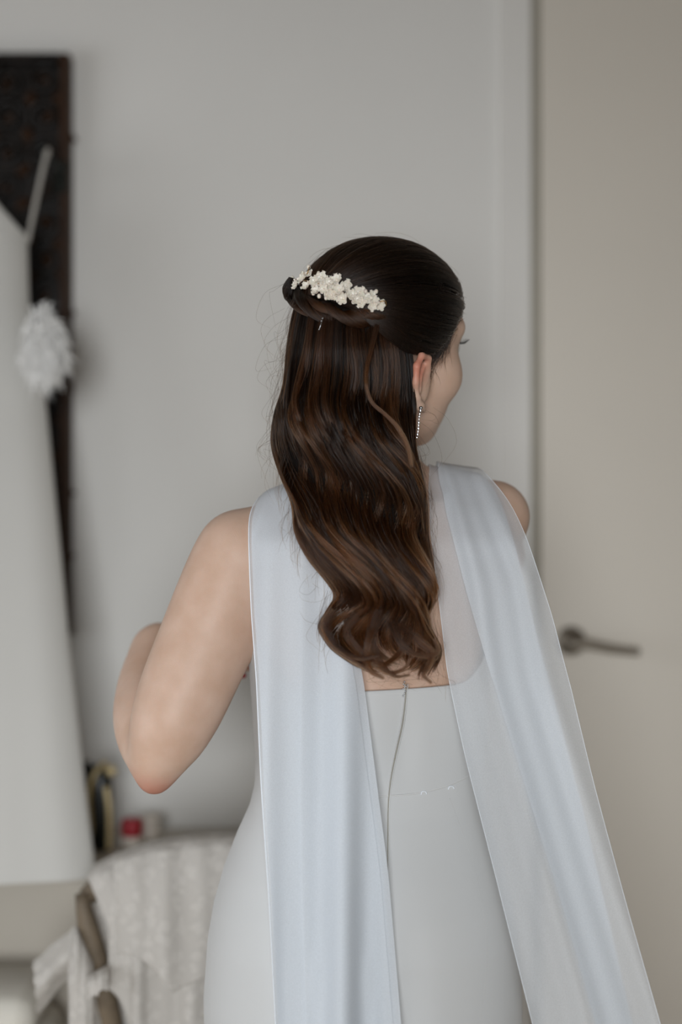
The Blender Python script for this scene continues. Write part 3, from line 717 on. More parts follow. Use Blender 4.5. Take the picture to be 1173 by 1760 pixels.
for k, (u0, hw, dp, ph, am, v1) in enumerate(LK):
    ph += 0.6 * math.sin(1.9 * u0 + 0.6); dp += 0.006 * (1 + math.cos(u0 * 2 * PI / 1.45))   # broad tresses of several locks
    for mi in range(22):
        nm = rng.normal(0, 0.55); dm = abs(rng.normal(0, 0.0028)); pm = ph + rng.normal(0, 0.10); vm = v1 * (1 - 0.14 * rng.uniform() ** 2.5); tm = rng.lognormal(-0.2, 0.75) * math.exp(-dm * 90)
        for j in range(6):
            n_ = nm + rng.normal(0, 0.055)
            lens_.append(length_strand(u0, n_ * hw, dp + 0.004 * min(n_ * n_, 2) + dm + abs(rng.normal(0, 0.0005)), pm + rng.normal(0, 0.02), am, vm * (1 - 0.03 * rng.uniform())))
            tints.append(tm)
for j in range(3600):                                       # an even dark under-layer
    lens_.append(length_strand(8 * rng.uniform(), 0.0, rng.uniform(0.008, 0.020), 0.6 * rng.normal(), rng.uniform(6, 14), 0.84 - 0.1 * rng.uniform())); tints.append(rng.lognormal(-0.5, 0.5))
# warm lighter locks lying on top
for k in range(46):
    u0 = rng.uniform(0, 8); hw = rng.uniform(0.05, 0.30); ph, am = rng.normal(0, 0.35) + 0.6 * math.sin(1.9 * u0 + 0.6), rng.uniform(15, 25); dp = rng.uniform(-0.002, 0.006)
    for j in range(rng.integers(5, 26)):
        light_.append(length_strand(u0, rng.normal(0, 0.5) * hw, dp + abs(rng.normal(0, 0.002)), ph + rng.normal(0, .08), am, 0.98 - 0.12 * rng.uniform()))
curls, ktint = [], []
for pts in [[(612, 1060), (596, 1085), (612, 1112), (640, 1138), (668, 1156), (694, 1150), (706, 1132)], [(690, 1075), (718, 1100), (742, 1122), (736, 1148), (728, 1160), (742, 1174)], [(572, 1050), (558, 1078), (578, 1112), (615, 1132), (652, 1128)],
            [(650, 1050), (640, 1090), (650, 1128), (676, 1160), (704, 1160)], [(672, 1070), (690, 1108), (722, 1128), (752, 1122), (748, 1098)], [(640, 1085), (632, 1120), (636, 1150), (660, 1166)], [(705, 1085), (690, 1120), (662, 1142), (640, 1140)]]:
    q0 = spline(pts, 34); w0 = np.interp(np.linspace(0, 1, 34), [0, 0.5, 1], [7.0, 5.0, 2.0])[:, None]; yb = 1.492 + rng.uniform(-0.008, 0.008); tk = rng.lognormal(0, 0.35)
    for j in range(70):                                     # loose curled ends
        o_ = rng.normal(0, 0.55, 2) * w0; Y = yb + rng.normal(0, 0.002) + 0.006 * np.sin(np.linspace(0, 5, 34)); q_ = q0 + o_
        curls.append(np.stack([(q_[:, 0] - 586.5) / FPX * Y, Y, CAMZ - (q_[:, 1] - 880) / FPX * Y], 1)); ktint.append(tk * rng.lognormal(0, 0.35))
strands('curl_strands', curls, 0.00020, M['hair_end'], hair, 0.3, ktint)
strands('length_strands', lens_, 0.00021, M['hair_length'], hair, 0.4, tints)
# the free curl that falls from the twist to the neck
tp = spline([(648, 560), (638, 600), (630, 635), (630, 665), (640, 692), (662, 712), (684, 735), (700, 765), (708, 800)], 40)
for j in range(60):
    o_ = rng.normal(0, 1.3, 2) * np.interp(np.linspace(0, 1, 40), [0, .4, 1], [1.6, 0.8, 1.2])[:, None]
    Y = np.interp(tp[:, 1], [560, 660, 760, 800], [1.545, 1.524, 1.518, 1.520]) + rng.normal(0, 0.0015)
    light_.append(np.stack([(tp[:, 0] + o_[:, 0] - 586.5) / FPX * Y, Y, CAMZ - (tp[:, 1] + o_[:, 1] - 880) / FPX * Y], 1))
strands('light_strands', light_, 0.00021, M['hair_light'], hair)
# opaque heart of the lengths, behind the outer strands
rows = []
for i in range(0, MG - 20, 2):
    us = np.linspace(0.45, 7.55, 24); gi = np.clip(us.astype(int), 0, 7); gu = (us - gi)[:, None]
    q = GP[gi, i] * (1 - gu) + GP[gi + 1, i] * gu
    Yf = hair_Y(us, q[:, 1]) + 0.022; Yb = Yf + np.interp(np.abs(us - 4), [0, 3.75], [0.028, 0.004]) * np.interp(q[:, 1], [560, 1000, 1170], [1, 0.6, 0.2])
    f_ = np.stack([(q[:, 0] - 586.5) / FPX * Yf, Yf, CAMZ - (q[:, 1] - 880) / FPX * Yf], 1); b_ = f_.copy(); b_[:, 1] = Yb
    rows.append(np.vstack([f_, b_[::-1]]))
meshobj('lengths', np.vstack(rows), grid_faces(len(rows), 48, True), M['hairbase'], hair)
# --- the twist: two ropes of hair wound along the back of the head
def on_head(px, py, off):
    Y = np.linspace(1.40, 1.70, 1500); p = np.stack([(px - 586.5) / FPX * Y, Y, CAMZ - (py - 880) / FPX * Y], 1)
    l = ((p - SK_C) @ HAX.T) / (SK_R + off); q = np.sum(l * l, 1); i = int(np.argmin(q)) if q.min() > 1 else int(np.argmax(q < 1)); return p[i]
def rope(path, rr, turns, n, ph0, off, up=0.0):
    q = spline(path, 48); c_ = np.array([on_head(a, b_, off) for a, b_ in q])
    for _ in range(8): c_[1:-1] = 0.25 * c_[:-2] + 0.5 * c_[1:-1] + 0.25 * c_[2:]
    t = np.gradient(c_, axis=0); t /= np.linalg.norm(t, axis=1)[:, None]; nn = c_ - SK_C; nn -= t * np.sum(nn * t, 1)[:, None]; nn /= np.linalg.norm(nn, axis=1)[:, None]; bb = np.cross(t, nn)
    s_ = np.linspace(0, 1, 48); res = []
    prof_ = np.interp(s_, [0, 0.15, 0.8, 1], [0.7, 1, 0.9, 0.5])
    for side in (0, PI):
        cc = c_ + (rr * 0.55 * prof_)[:, None] * (np.cos(ph0 + side + 2 * PI * turns * s_)[:, None] * nn + np.sin(ph0 + side + 2 * PI * turns * s_)[:, None] * bb)
        for j in range(n):
            a = rng.uniform(0, 2 * PI); r_ = rr * 0.62 * math.sqrt(rng.uniform(0.3, 1))
            an = a + 2 * PI * turns * 1.2 * s_
            res.append(cc + (r_ * prof_)[:, None] * (np.cos(an)[:, None] * nn + np.sin(an)[:, None] * bb))
    return res
tw = rope([(500, 490), (506, 508), (528, 524), (562, 538), (604, 546), (640, 546), (668, 540)], 0.0105, 1.6, 260, 0.4, 0.012)
tw += rope([(503, 478), (500, 496), (512, 516), (540, 530), (575, 534)], 0.0100, 0.8, 220, 1.7, 0.012)
strands('twist_strands', tw, 0.00020, M['hair_length'], hair)
# --- fly-aways, sideburn wisps and stray loops
fly = []
def fly_px(pts, Y0, n=26, jit=0.0):
    q = spline(pts, n); Y = np.full(n, Y0) + np.linspace(0, 1, n) * rng.normal(0, 0.01); fly.append(np.stack([(q[:, 0] - 586.5) / FPX * Y, Y, CAMZ - (q[:, 1] - 880) / FPX * Y], 1))
for j in range(170):                                        # along the left outline of the lengths
    i = rng.integers(4, MG - 6); g = GP[0, i]; L = rng.uniform(25, 95); k = rng.uniform(2, 26) * rng.choice([0.4, 1])
    fly_px([g + (8, -L * 0.6), g + (-k * 0.6, -L * 0.1), g + (-k, L * 0.3), g + (-k * rng.uniform(-0.2, 1.2), L * 0.7)], 1.545 + rng.normal(0, 0.012))
for j in range(90):                                         # right outline
    i = rng.integers(26, MG - 2); g = GP[8, i]; L = rng.uniform(25, 90); k = rng.uniform(1, 16)
    fly_px([g + (-8, -L * 0.6), g + (k * 0.5, -L * 0.1), g + (k, L * 0.3), g + (k * rng.uniform(-0.5, 1.3), L * 0.7)], 1.535 + rng.normal(0, 0.008))
for j in range(120):                                        # halo over the crown
    a0 = rng.uniform(-70, 90); t0 = rng.uniform(0, 0.7); d0, d1 = dirv(a0, float(hairline(a0)) + 1), dirv(180 - a0 / 98 * 50, 16)
    t = np.linspace(t0, min(1, t0 + rng.uniform(0.2, 0.5)), 16)[:, None]; s_ = np.linspace(0, 1, 16)
    fly.append(skd(slerp(d0, d1, t), 0.017 + s_ * rng.uniform(0, 0.010) + 0.002 * np.sin(s_ * 5 + a0)))
for j in range(34):                                         # bottom ends
    x0 = rng.uniform(610, 755); y0 = rng.uniform(1090, 1145); fly_px([(x0, y0), (x0 + rng.normal(0, 12), y0 + 18), (x0 + rng.normal(6, 20), y0 + 34), (x0 + rng.normal(10, 26), y0 + rng.uniform(30, 55))], 1.520 + rng.normal(0, 0.004))
for j in range(18):                                         # loops at the left, by the shoulder
    x0, y0 = rng.uniform(470, 500), rng.uniform(470, 760); k = rng.uniform(8, 45)
    fly_px([(x0 + 12, y0), (x0 - k * 0.6, y0 + rng.uniform(0, 25)), (x0 - k, y0 + rng.uniform(20, 60)), (x0 - k * 0.3, y0 + rng.uniform(50, 90))], 1.59)
fly_px([(545, 1008), (530, 1022), (515, 1016), (522, 1000), (538, 985)], 1.525); fly_px([(570, 1020), (548, 1034), (522, 1032), (514, 1020)], 1.525); fly_px([(560, 1068), (545, 1072), (525, 1066), (515, 1050)], 1.525)
for pts in [[(728, 650), (724, 690), (722, 700), (738, 708), (750, 716), (742, 723), (722, 720)], [(716, 742), (730, 760), (738, 775), (725, 785), (708, 786)], [(714, 745), (735, 768), (736, 782), (700, 782)], [(720, 708), (745, 712), (754, 728), (738, 722)],
            [(722, 725), (745, 745), (760, 790), (740, 820)], [(745, 700), (770, 720), (785, 760), (760, 800)]]:
    fly_px(pts, 1.600)
def hug(p, d, it=4):
    for _ in range(it):
        g = np.stack([B.sample(p + e_) - B.sample(p - e_) for e_ in 0.003 * np.eye(3)], 1); g /= np.linalg.norm(g, axis=1)[:, None] + 1e-9
        p = p + g * (d - B.sample(p))[:, None]
    return p
side = []
for j in range(420):                                        # wisps along the hairline and in front of the ear
    a0 = rng.uniform(44, 82); e0 = float(hairline(a0)) + rng.uniform(0, 8); t = np.linspace(0, 1, 18)
    L = rng.uniform(0.012, 0.046) if a0 > 62 else rng.uniform(0.006, 0.014)
    p0 = sk(np.array([a0]), np.array([e0]), np.array([0.006]))[0]
    dr_ = -HU * 1.0 - HF * (0.35 + rng.normal(0, 0.22)) if a0 > 62 else -HF * 0.8 - HU * (0.6 + rng.normal(0, 0.2))
    q = p0 + (t * L)[:, None] * dr_ + (0.004 * np.sin(t * 3 + a0) * rng.normal(0, 1))[:, None] * HF
    side.append(hug(q, 0.0012 + 0.004 * np.clip(1 - t * 2.5, 0, 1) + 0.003 * t * rng.uniform(0, 1)))
strands('sideburn_strands', side, 0.00013, M['hair_crown'], hair, 0.2)
strands('flyaway_strands', fly, 0.00008, M['hair_length'], hair, 0.5)

# ------------------------------------------------------------------ flower comb in the hair
comb_path = spline([(507, 484), (530, 482), (560, 492), (590, 504), (620, 512), (655, 524)], 40)
cpt = np.array([on_head(a, b_, 0.021) for a, b_ in comb_path])
for _ in range(10): cpt[1:-1] = 0.25 * cpt[:-2] + 0.5 * cpt[1:-1] + 0.25 * cpt[2:]
comb = empty('hair_comb', cpt[20] - np.array([0, 0, 0.02]), 'comb of small ivory porcelain flowers pinned in the dark hair', 'hair comb')
MB().tube(cpt, 0.0009, 6).build('wire', M['wire'], comb)
def petal_mesh():
    nr, nc = 9, 9; v = []
    for i in range(nr):
        t = i / (nr - 1); w = 0.47 * math.sin(PI * min(1, 0.08 + 0.92 * t) ** 0.75) ** 0.8 + 0.02 if t < 1 else 0.30
        for j in range(nc):
            s_ = 2 * j / (nc - 1) - 1
            v.append((t - 0.10 * t * s_ * s_, s_ * w, 0.22 * t * t + 0.22 * (s_ * s_) * (0.3 + 0.7 * t) - 0.10))
    vv = np.array(v); f = grid_faces(nr, nc).tolist()
    n = len(vv); f2 = [[a + n for a in q[::-1]] for q in f]
    lo = vv.copy(); lo[:, 2] -= 0.07
    rim = [i for i in range(nc)] + [i * nc + nc - 1 for i in range(1, nr)] + [(nr - 1) * nc + j for j in range(nc - 2, -1, -1)] + [i * nc for i in range(nr - 2, 0, -1)]
    f3 = [[rim[k], rim[(k + 1) % len(rim)], rim[(k + 1) % len(rim)] + n, rim[k] + n][::-1] for k in range(len(rim))]
    me = bpy.data.meshes.new('petal'); me.from_pydata(np.vstack([vv, lo]).tolist(), [], f + f2 + f3); me.update()
    me.polygons.foreach_set('use_smooth', [True] * len(me.polygons)); me.materials.append(M['petal']); return me
PETAL = petal_mesh()
_b = MB().ball((0, 0, 0), 1.0, 6, (1, 1, 0.7)); CORE = bpy.data.meshes.new('flower'); CORE.from_pydata(_b.v, [], _b.f); CORE.update()
CORE.polygons.foreach_set('use_smooth', [True] * len(CORE.polygons)); CORE.materials.append(M['petal'])
def flower(p, n, size, npet, spin, openness=0.0):
    z = Vector(n).normalized(); q = z.to_track_quat('Z', 'Y'); cpos = Vector(p) - comb.location
    fo = bpy.data.objects.new('flower', CORE); COL.objects.link(fo); fo.parent = comb; fo.location = cpos
    fo.rotation_mode = 'QUATERNION'; fo.rotation_quaternion = q; cs = size * 0.17; fo.scale = (cs, cs, cs)
    for k in range(npet):
        a = spin + 2 * PI * k / npet + random.uniform(-0.12, 0.12)
        po = bpy.data.objects.new('petal', PETAL); COL.objects.link(po); po.parent = fo
        ps = size / cs * random.uniform(0.88, 1.08)
        po.matrix_local = Matrix.Rotation(a, 4, 'Z') @ Matrix.Rotation(-R(14 + openness + random.uniform(-10, 12)), 4, 'Y') @ Matrix.Diagonal((ps, ps * 1.1, ps, 1))
def head_normal(p):
    l = ((np.asarray(p) - SK_C) @ HAX.T) / (SK_R + 0.02) ** 2; nn = l @ HAX; return nn / np.linalg.norm(nn)
fl = [(509, 490, 9), (520, 478, 9.5), (531, 471, 8), (527, 492, 9), (541, 484, 9), (545, 500, 8.5), (553, 477, 10), (556, 497, 8), (566, 489, 11), (570, 507, 10), (579, 481, 10), (583, 498, 10),
      (590, 513, 10), (596, 492, 10), (604, 506, 9), (612, 516, 8), (618, 503, 10.5), (622, 521, 8.5), (631, 513, 8), (640, 506, 7), (644, 518, 8), (640, 527, 7.5), (655, 526, 8)]
for (x, y, r_) in fl:
    p = on_head(x, y, 0.021 + random.uniform(0.000, 0.006)); nn = head_normal(p) + np.array([random.uniform(-.45, .45), -0.35, random.uniform(-.35, .45)])
    flower(p, nn, r_ * 1.22 / 1481, random.choice([5, 5, 4, 6]), random.uniform(0, 6), random.uniform(-14, 10))
for (x, y) in ((531, 459), (548, 470), (539, 504), (549, 509), (629, 501), (647, 501), (659, 518), (503, 478), (561, 512)):
    p = on_head(x, y, 0.022); MB().ball(p, 0.0022, 6, (1, 1, 1.3)).build('bud', M['petal'], comb)
wl_ = MB(); wl_.tube(spline([on_head(645, 523, 0.021), on_head(655, 518, 0.026), on_head(663, 518, 0.026), on_head(664, 526, 0.022)], 16), 0.0006, 6)
wl_.tube(spline([on_head(525, 478, 0.022), on_head(530, 466, 0.028), on_head(532, 459, 0.027)], 12), 0.0006, 6); wl_.build('wire', M['wire'], comb)
# hairpin glinting in the lengths
hp_ = empty('hairpin', P(554, 560, 1.548), 'tiny silver hairpin glinting under the twist of hair', 'hairpin')
MB().tube([P(556, 545, 1.537), P(549, 567, 1.533)], 0.0005, 6).build('prong', M['silver'], hp_)
for (x, y) in ((555, 547), (553, 552), (549, 566)): MB().ball(P(x, y, 1.5325), 0.0009, 5).build('bead', M['silver'], hp_)

# ------------------------------------------------------------------ earring
ep = P(724, 701, 1.576)
ear = empty('earring', ep - np.array([0, 0, 0.045]), 'silver drop earring with a string of tiny crystals on the visible ear', 'earring')
MB().ball(ep, 0.0021, 8).build('stud', M['silver'], ear)
bb_ = bpy.data.meshes.new('crystal'); _m = MB().ball((0, 0, 0), 0.0012, 5, (1, 1, 1.3)); bb_.from_pydata(_m.v, [], _m.f); bb_.update(); bb_.materials.append(M['silver'])
dp_ = spline([(723, 706), (721, 716), (720, 728), (719, 740), (717, 752)], 10)
for k, (x, y) in enumerate(dp_):
    o = bpy.data.objects.new('crystal', bb_); COL.objects.link(o); o.parent = ear; o.location = Vector(P(x, y, 1.576)) - ear.location; sc_ = 0.8 if k % 2 else 1.15; o.scale = (sc_,) * 3
MB().tube([P(x, y, 1.576) for x, y in dp_], 0.0005, 5).build('wire', M['silver'], ear)

# ------------------------------------------------------------------ carved panel on the wall
fx1 = P(119, 0, 2.462)[0]; fz1 = P(0, 90, 2.462)[2]; fz0 = P(0, 1094, 2.462)[2]; fx0 = fx1 - 0.62
pan = empty('carved_panel', ((fx0 + fx1) / 2, WY - 0.02, fz0), 'tall dark carved wooden panel hanging on the wall behind the white gown', 'wall panel')
MB().box((fx0 + 0.01, WY - 0.014, fz0 + 0.01), (fx1 - 0.01, WY, fz1 - 0.01)).build('backing', M['carved'], pan, False)
rw = 0.016
for lo, hi in (((fx1 - rw, WY - 0.040, fz0), (fx1, WY, fz1)), ((fx0, WY - 0.040, fz0), (fx0 + rw, WY, fz1))): MB().box(lo, hi, 0.003).build('stile', M['carved_rim'], pan, False)
for lo, hi in (((fx0 + rw, WY - 0.040, fz1 - rw), (fx1 - rw, WY, fz1)), ((fx0 + rw, WY - 0.040, fz0), (fx1 - rw, WY, fz0 + rw))): MB().box(lo, hi, 0.003).build('rail', M['carved'], pan, False)
def scroll(cx, cz, s_, flip, rot):
    t = np.linspace(0, 1, 26); a = rot + flip * t * 3.6 * PI / 2 * 1.6; r_ = s_ * (1 - 0.82 * t)
    return np.stack([cx + r_ * np.cos(a), np.full_like(t, WY - 0.022) - 0.008 * t, cz + r_ * np.sin(a)], 1), s_ * 0.24 * (1 - 0.5 * t)
SCROLLS = []
for k in range(3):
    p, r_ = scroll(0, 0, 0.030, 1 if k % 2 else -1, k * 1.9); mbx = MB().tube(p - np.array([0, WY, 0]), r_, 6)
    me = bpy.data.meshes.new('scroll'); me.from_pydata(mbx.v, [], mbx.f); me.update(); me.polygons.foreach_set('use_smooth', [True] * len(me.polygons)); me.materials.append(M['carved']); SCROLLS.append(me)
leaf_v = []; 
for i in range(9):
    t = i / 8
    for j in range(5):
        s2 = j / 2 - 1; leaf_v.append((0.034 * (t - 0.5), -0.016 - 0.012 * math.sin(PI * t) * (1 - 0.5 * s2 * s2), 0.010 * s2 * math.sin(PI * (0.05 + 0.93 * t)) + 0.006 * t * t))
LEAF = bpy.data.meshes.new('leaf'); LEAF.from_pydata(leaf_v, [], grid_faces(9, 5).tolist()); LEAF.update(); LEAF.polygons.foreach_set('use_smooth', [True] * len(LEAF.polygons)); LEAF.materials.append(M['carved_rim'])
nz = int((fz1 - fz0 - 0.04) / 0.062); nx = int((fx1 - fx0 - 0.04) / 0.064)
for i in range(nz):
    for j in range(nx):
        x = fx1 - 0.045 - j * 0.064; z = fz1 - 0.045 - i * 0.062
        o = bpy.data.objects.new('scroll', SCROLLS[(i * 2 + j) % 3]); COL.objects.link(o); o.parent = pan; o.location = Vector((x, WY, z)) - pan.location; o.scale = (1.0, 1, 1.0 if (i + j) % 2 else -1.0)
        if j < 3:
            for k in range(2):
                q = bpy.data.objects.new('leaf', LEAF); COL.objects.link(q); q.parent = pan
                q.location = Vector((x + random.uniform(-.008, .008) + (0.03 if k else 0), WY, z + (-0.031 if k else 0.0) + random.uniform(-.006, .006))) - pan.location; q.rotation_euler = (0, random.uniform(0, 6.28), 0)
# dark hook on the frame that carries the gown
hk = P(80, 262, 2.40); hook = empty('wall_hook', hk, 'dark iron hook at the edge of the carved panel holding a ribbon', 'hook')
MB().tube(spline([(hk[0] + 0.012, WY - 0.042, hk[2] - 0.03), (hk[0] + 0.012, WY - 0.06, hk[2] - 0.02), (hk[0] + 0.004, hk[1] + 0.005, hk[2] - 0.012), (hk[0], hk[1] - 0.012, hk[2] - 0.006), (hk[0] - 0.002, hk[1] - 0.018, hk[2] + 0.008)], 20), 0.0045, 8).build('arm', M['black'], hook)
MB().box((hk[0] + 0.002, WY - 0.046, hk[2] - 0.055), (hk[0] + 0.024, WY - 0.040, hk[2] + 0.0), 0.002).build('plate', M['black'], hook, False)

# ------------------------------------------------------------------ white gown hanging in front of the panel
gy = lambda y: np.interp(y, [255, 420, 700, 1200, 1505], [2.36, 2.31, 2.27, 2.17, 2.12])
redge = np.array([(352, 0), (412, 47), (520, 50), (600, 62), (680, 78), (800, 90), (1000, 110), (1100, 119), (1200, 131), (1350, 147), (1505, 166)], float)
gown = empty('hanging_gown', P(-120, 1505, 2.06), 'long white gown hanging at the left edge against the carved panel', 'gown')
rows = []; ng = 96; yys = np.linspace(412, 1505, 90); th = np.linspace(0, 2 * PI, ng, endpoint=False)
for y in yys:
    Yc = float(gy(y)); xr = np.interp(y, redge[:, 0], redge[:, 1]); xl = np.interp(y, [412, 600, 1505], [-250, -300, -520])
    cx_, hw = (xr + xl) / 2, (xr - xl) / 2; dpt = np.interp(y, [412, 600, 1505], [0.055, 0.06, 0.06])
    fold = 1 + np.interp(y, [412, 700, 1505], [0, 0.01, 0.035]) * np.sin(th * 11 + 0.6)
    px = cx_ + hw * np.cos(th); Y = Yc + dpt * np.sin(th) * fold
    px = cx_ + hw * np.cos(th) * (1 + 0 * fold)
    rows.append(np.stack([(px - 586.5) / FPX * Yc, Y, np.full(ng, CAMZ - (y - 880) / FPX * Yc)], 1))
gbody = meshobj('skirt', np.vstack(rows), grid_faces(len(rows), ng, True), M['gown'], gown)
# bodice: neckline sloping up from the side seam to the strap at the left
bvv = []; nb = 61
for i in range(nb):
    t = i / (nb - 1); x = 47 - t * 297; ztop = np.interp(x, [-250, -203, -178, -150, -101.5, -53, -25, 0, 47], [410, 355, 322, 330, 395, 330, 322, 355, 410])
    for j in range(8):
        y = ztop + (413.5 - ztop) * j / 7; Yc = float(gy(y)); bvv.append(P(x, y, Yc - 0.0548 * math.sqrt(max(0, 1 - ((x + 101.5) / 148.6) ** 2))))
bo = meshobj('bodice', bvv, grid_faces(nb, 8), M['gown'], gown); so = bo.modifiers.new('thick', 'SOLIDIFY'); so.thickness = 0.002
st = spline([P(48, 414, 2.30), P(58, 365, 2.32), P(72, 300, 2.345), P(80, 266, 2.365), P(84, 262, 2.375)], 24)
MB().tube(st, 0.0090, 10, 0.25).build('strap', M['ribbon'], gown)
# feathered tuft at its side
ft = MB(); fc = P(78, 596, 2.20)
for k in range(1500):
    d = rng.normal(0, 1, 3); d /= np.linalg.norm(d); d[1] *= 0.8; d[2] -= 0.12
    L = rng.uniform(0.25, 1.08) * (0.066 if d[2] < 0 else 0.058); sx_ = 0.62
    jit_ = rng.normal(0, 1, 3) * np.array([0.010, 0.006, 0.018]); p0 = fc + d * 0.004 + jit_ - np.array([0, 0.012, 0]); p2 = fc + jit_ * 0.6 + np.array([d[0] * L * sx_, d[1] * L * 0.7, d[2] * L * 1.05]); p1 = (p0 + p2) / 2 + np.array([0, -0.004, 0.006]); w_ = np.cross(d, [0.3, 1, 0.2]); w_ = w_ / (np.linalg.norm(w_) + 1e-6) * 0.0016
    ft.add([p0 - w_, p0 + w_, p1 + w_ * 1.5, p1 - w_ * 1.5, p2], [(0, 1, 2, 3), (3, 2, 4)])
fo_ = ft.build('feather_tuft', M['feather'], gown); fo_['kind'] = 'stuff'

# ------------------------------------------------------------------ dressing table with small things
tz_ = CAMZ - (1459 - 880) / FPX * 2.33
tab = empty('dressing_table', (-0.68, 2.33, 0), 'cream dressing table against the wall under the carved panel', 'table')
tx0, tx1, ty0, ty1 = -1.25, -0.12, 2.205, 2.485
MB().box((tx0, ty0, tz_ - 0.022), (tx1, ty1, tz_), 0.005).build('tabletop', M['table'], tab, False)
MB().box((tx0 + 0.01, ty0 + 0.012, 0.0), (-0.385, ty1 - 0.005, tz_ - 0.022), 0.004).build('pedestal', M['table'], tab, False)
MB().box((-0.385, ty1 - 0.03, tz_ - 0.16), (tx1 - 0.02, ty1 - 0.01, tz_ - 0.022), 0.003).build('apron', M['table'], tab, False)
for y in (ty0 + 0.045, ty1 - 0.035): MB().tube([(tx1 - 0.05, y, 0), (tx1 - 0.05, y, 0.3), (tx1 - 0.05, y, tz_ - 0.02)], [0.016, 0.020, 0.024], 12).build('leg', M['table'], tab)
bpos = P(172, 1459, 2.33); bot = empty('perfume_bottle', (bpos[0], 2.33, tz_), 'black and gold perfume bottle with a round gold stopper on the dressing table', 'bottle')
bx, by = bpos[0], 2.33
MB().lathe([(0.0, 0), (0.020, 0.0), (0.023, 0.004), (0.0225, 0.05), (0.0205, 0.10), (0.016, 0.130), (0.009, 0.140), (0.0, 0.141)], (bx + 0.0, by, tz_), 28, 'z', 1.0, 0.8).build('flask', M['black'], bot)
for pts, r_ in (([(bx - 0.018, -0.019, 0.003), (bx - 0.012, -0.0205, 0.04), (bx - 0.014, -0.021, 0.08), (bx - 0.010, -0.019, 0.115), (bx + 0.002, -0.013, 0.136), (bx + 0.012, -0.007, 0.142)], 0.0062),
                ([(bx + 0.018, -0.019, 0.003), (bx + 0.019, -0.0195, 0.04), (bx + 0.0175, -0.0195, 0.075), (bx + 0.013, -0.017, 0.105)], 0.0066), ([(bx - 0.026, -0.012, 0.003), (bx - 0.027, -0.012, 0.06), (bx - 0.028, -0.012, 0.09)], 0.005)):
    q = spline(pts, 24); q[:, 1] += by; q[:, 2] += tz_; MB().tube(q, r_, 10, 0.7).build('band', M['gold'], bot)
MB().ball((bx + 0.020, by - 0.012, tz_ + 0.130), 0.0095, 8).build('stopper', M['gold'], bot)
MB().ball((bx - 0.022, by - 0.004, tz_ + 0.118), 0.016, 8, (0.8, 0.8, 1.8)).build('sheath', M['black'], bot)
jp = P(222, 1445, 2.33); jar = empty('cosmetic_jar', (jp[0], 2.36, tz_), 'small cosmetic jar with a bright red lid on the dressing table', 'jar')
MB().lathe([(0, 0), (0.017, 0), (0.018, 0.003), (0.018, 0.013), (0.014, 0.017), (0, 0.0175)], (jp[0], 2.36, tz_), 24).build('pot', M['cream'], jar)
MB().lathe([(0, 0.015), (0.0165, 0.015), (0.0175, 0.018), (0.0172, 0.040), (0.015, 0.043), (0, 0.0435)], (jp[0], 2.36, tz_), 24).build('lid', M['red'], jar)
kp = P(256, 1445, 2.40); tub = empty('cream_tub', (kp[0], 2.41, tz_), 'low pale beige tub beside the red lidded jar', 'tub')
MB().lathe([(0, 0), (0.018, 0), (0.019, 0.003), (0.0185, 0.028), (0, 0.028)], (kp[0], 2.41, tz_), 24).build('pot', M['cream'], tub)
MB().lathe([(0, 0.028), (0.0195, 0.028), (0.0195, 0.037), (0.017, 0.039), (0, 0.039)], (kp[0], 2.41, tz_), 24).build('lid', M['cream'], tub)

# ------------------------------------------------------------------ chair with a lace garment over its back
CY = 1.93
chx0 = P(163, 0, CY)[0]; chx1 = chx0 + 0.42; chm = (chx0 + chx1) / 2
chair = empty('chair', (chm, CY + 0.2, 0), 'greyish wooden chair at the dressing table, its back covered by lace', 'chair')
rz = lambda x: CAMZ - (np.interp(x, [130, 160, 200, 260, 330, 420, 520, 620, 700, 740], [1552, 1512, 1484, 1462, 1450, 1446, 1447, 1458, 1492, 1545]) - 880) / FPX * CY
for s in (0, 1):
    pp = [P(x, y, CY) for x, y in ((143, 1532), (150, 1572), (163, 1620), (175, 1668), (186, 1728), (194, 1790))]
    xs = [p[0] if s == 0 else 2 * chm - p[0] for p in pp] + [pp[-1][0] + 0.004 if s == 0 else 2 * chm - pp[-1][0] - 0.004] * 2
    z_ = [p[2] for p in pp] + [0.42, 0.0]; yy_ = [CY - 0.012, CY - 0.012, CY - 0.012, CY - 0.006, CY, CY + 0.01, CY + 0.03, CY - 0.03]
    MB().tube(spline(list(zip(xs, yy_, z_)), 40), np.interp(np.linspace(0, 1, 40), [0, .06, .2, 1], [0.009, 0.014, 0.0145, 0.012]), 10).build('back_post', M['chair'], chair)
    MB().tube([(xs[6], CY + 0.38, 0), (xs[6], CY + 0.38, 0.2), (xs[6], CY + 0.38, 0.41)], [0.013, 0.017, 0.021], 10).build('leg', M['chair'], chair)
rx = np.linspace(150, 680, 30); rp = np.array([[P(x, 0, CY)[0], CY, rz(x) - 0.012] for x in rx]); MB().tube(rp, 0.014, 10).build('top_rail', M['chair'], chair)
MB().tube([(chx0, CY + 0.015, 0.56), (chm, CY + 0.025, 0.56), (chx1, CY + 0.015, 0.56)], 0.012, 8).build('back_rail', M['chair'], chair)
for k in range(4):
    x = chx0 + 0.42 * (k + 1) / 5; MB().tube([(x, CY + 0.02, 0.56), (x, CY + 0.012, 0.68), (x, CY, float(rz(163 + 0.42 * (k + 1) / 5 * FPX / CY)) - 0.012)], 0.007, 8).build('spindle', M['chair'], chair)
MB().box((chx0 + 0.005, CY + 0.012, 0.41), (chx1 - 0.005, CY + 0.41, 0.445), 0.01).build('seat', M['chair'], chair, False)

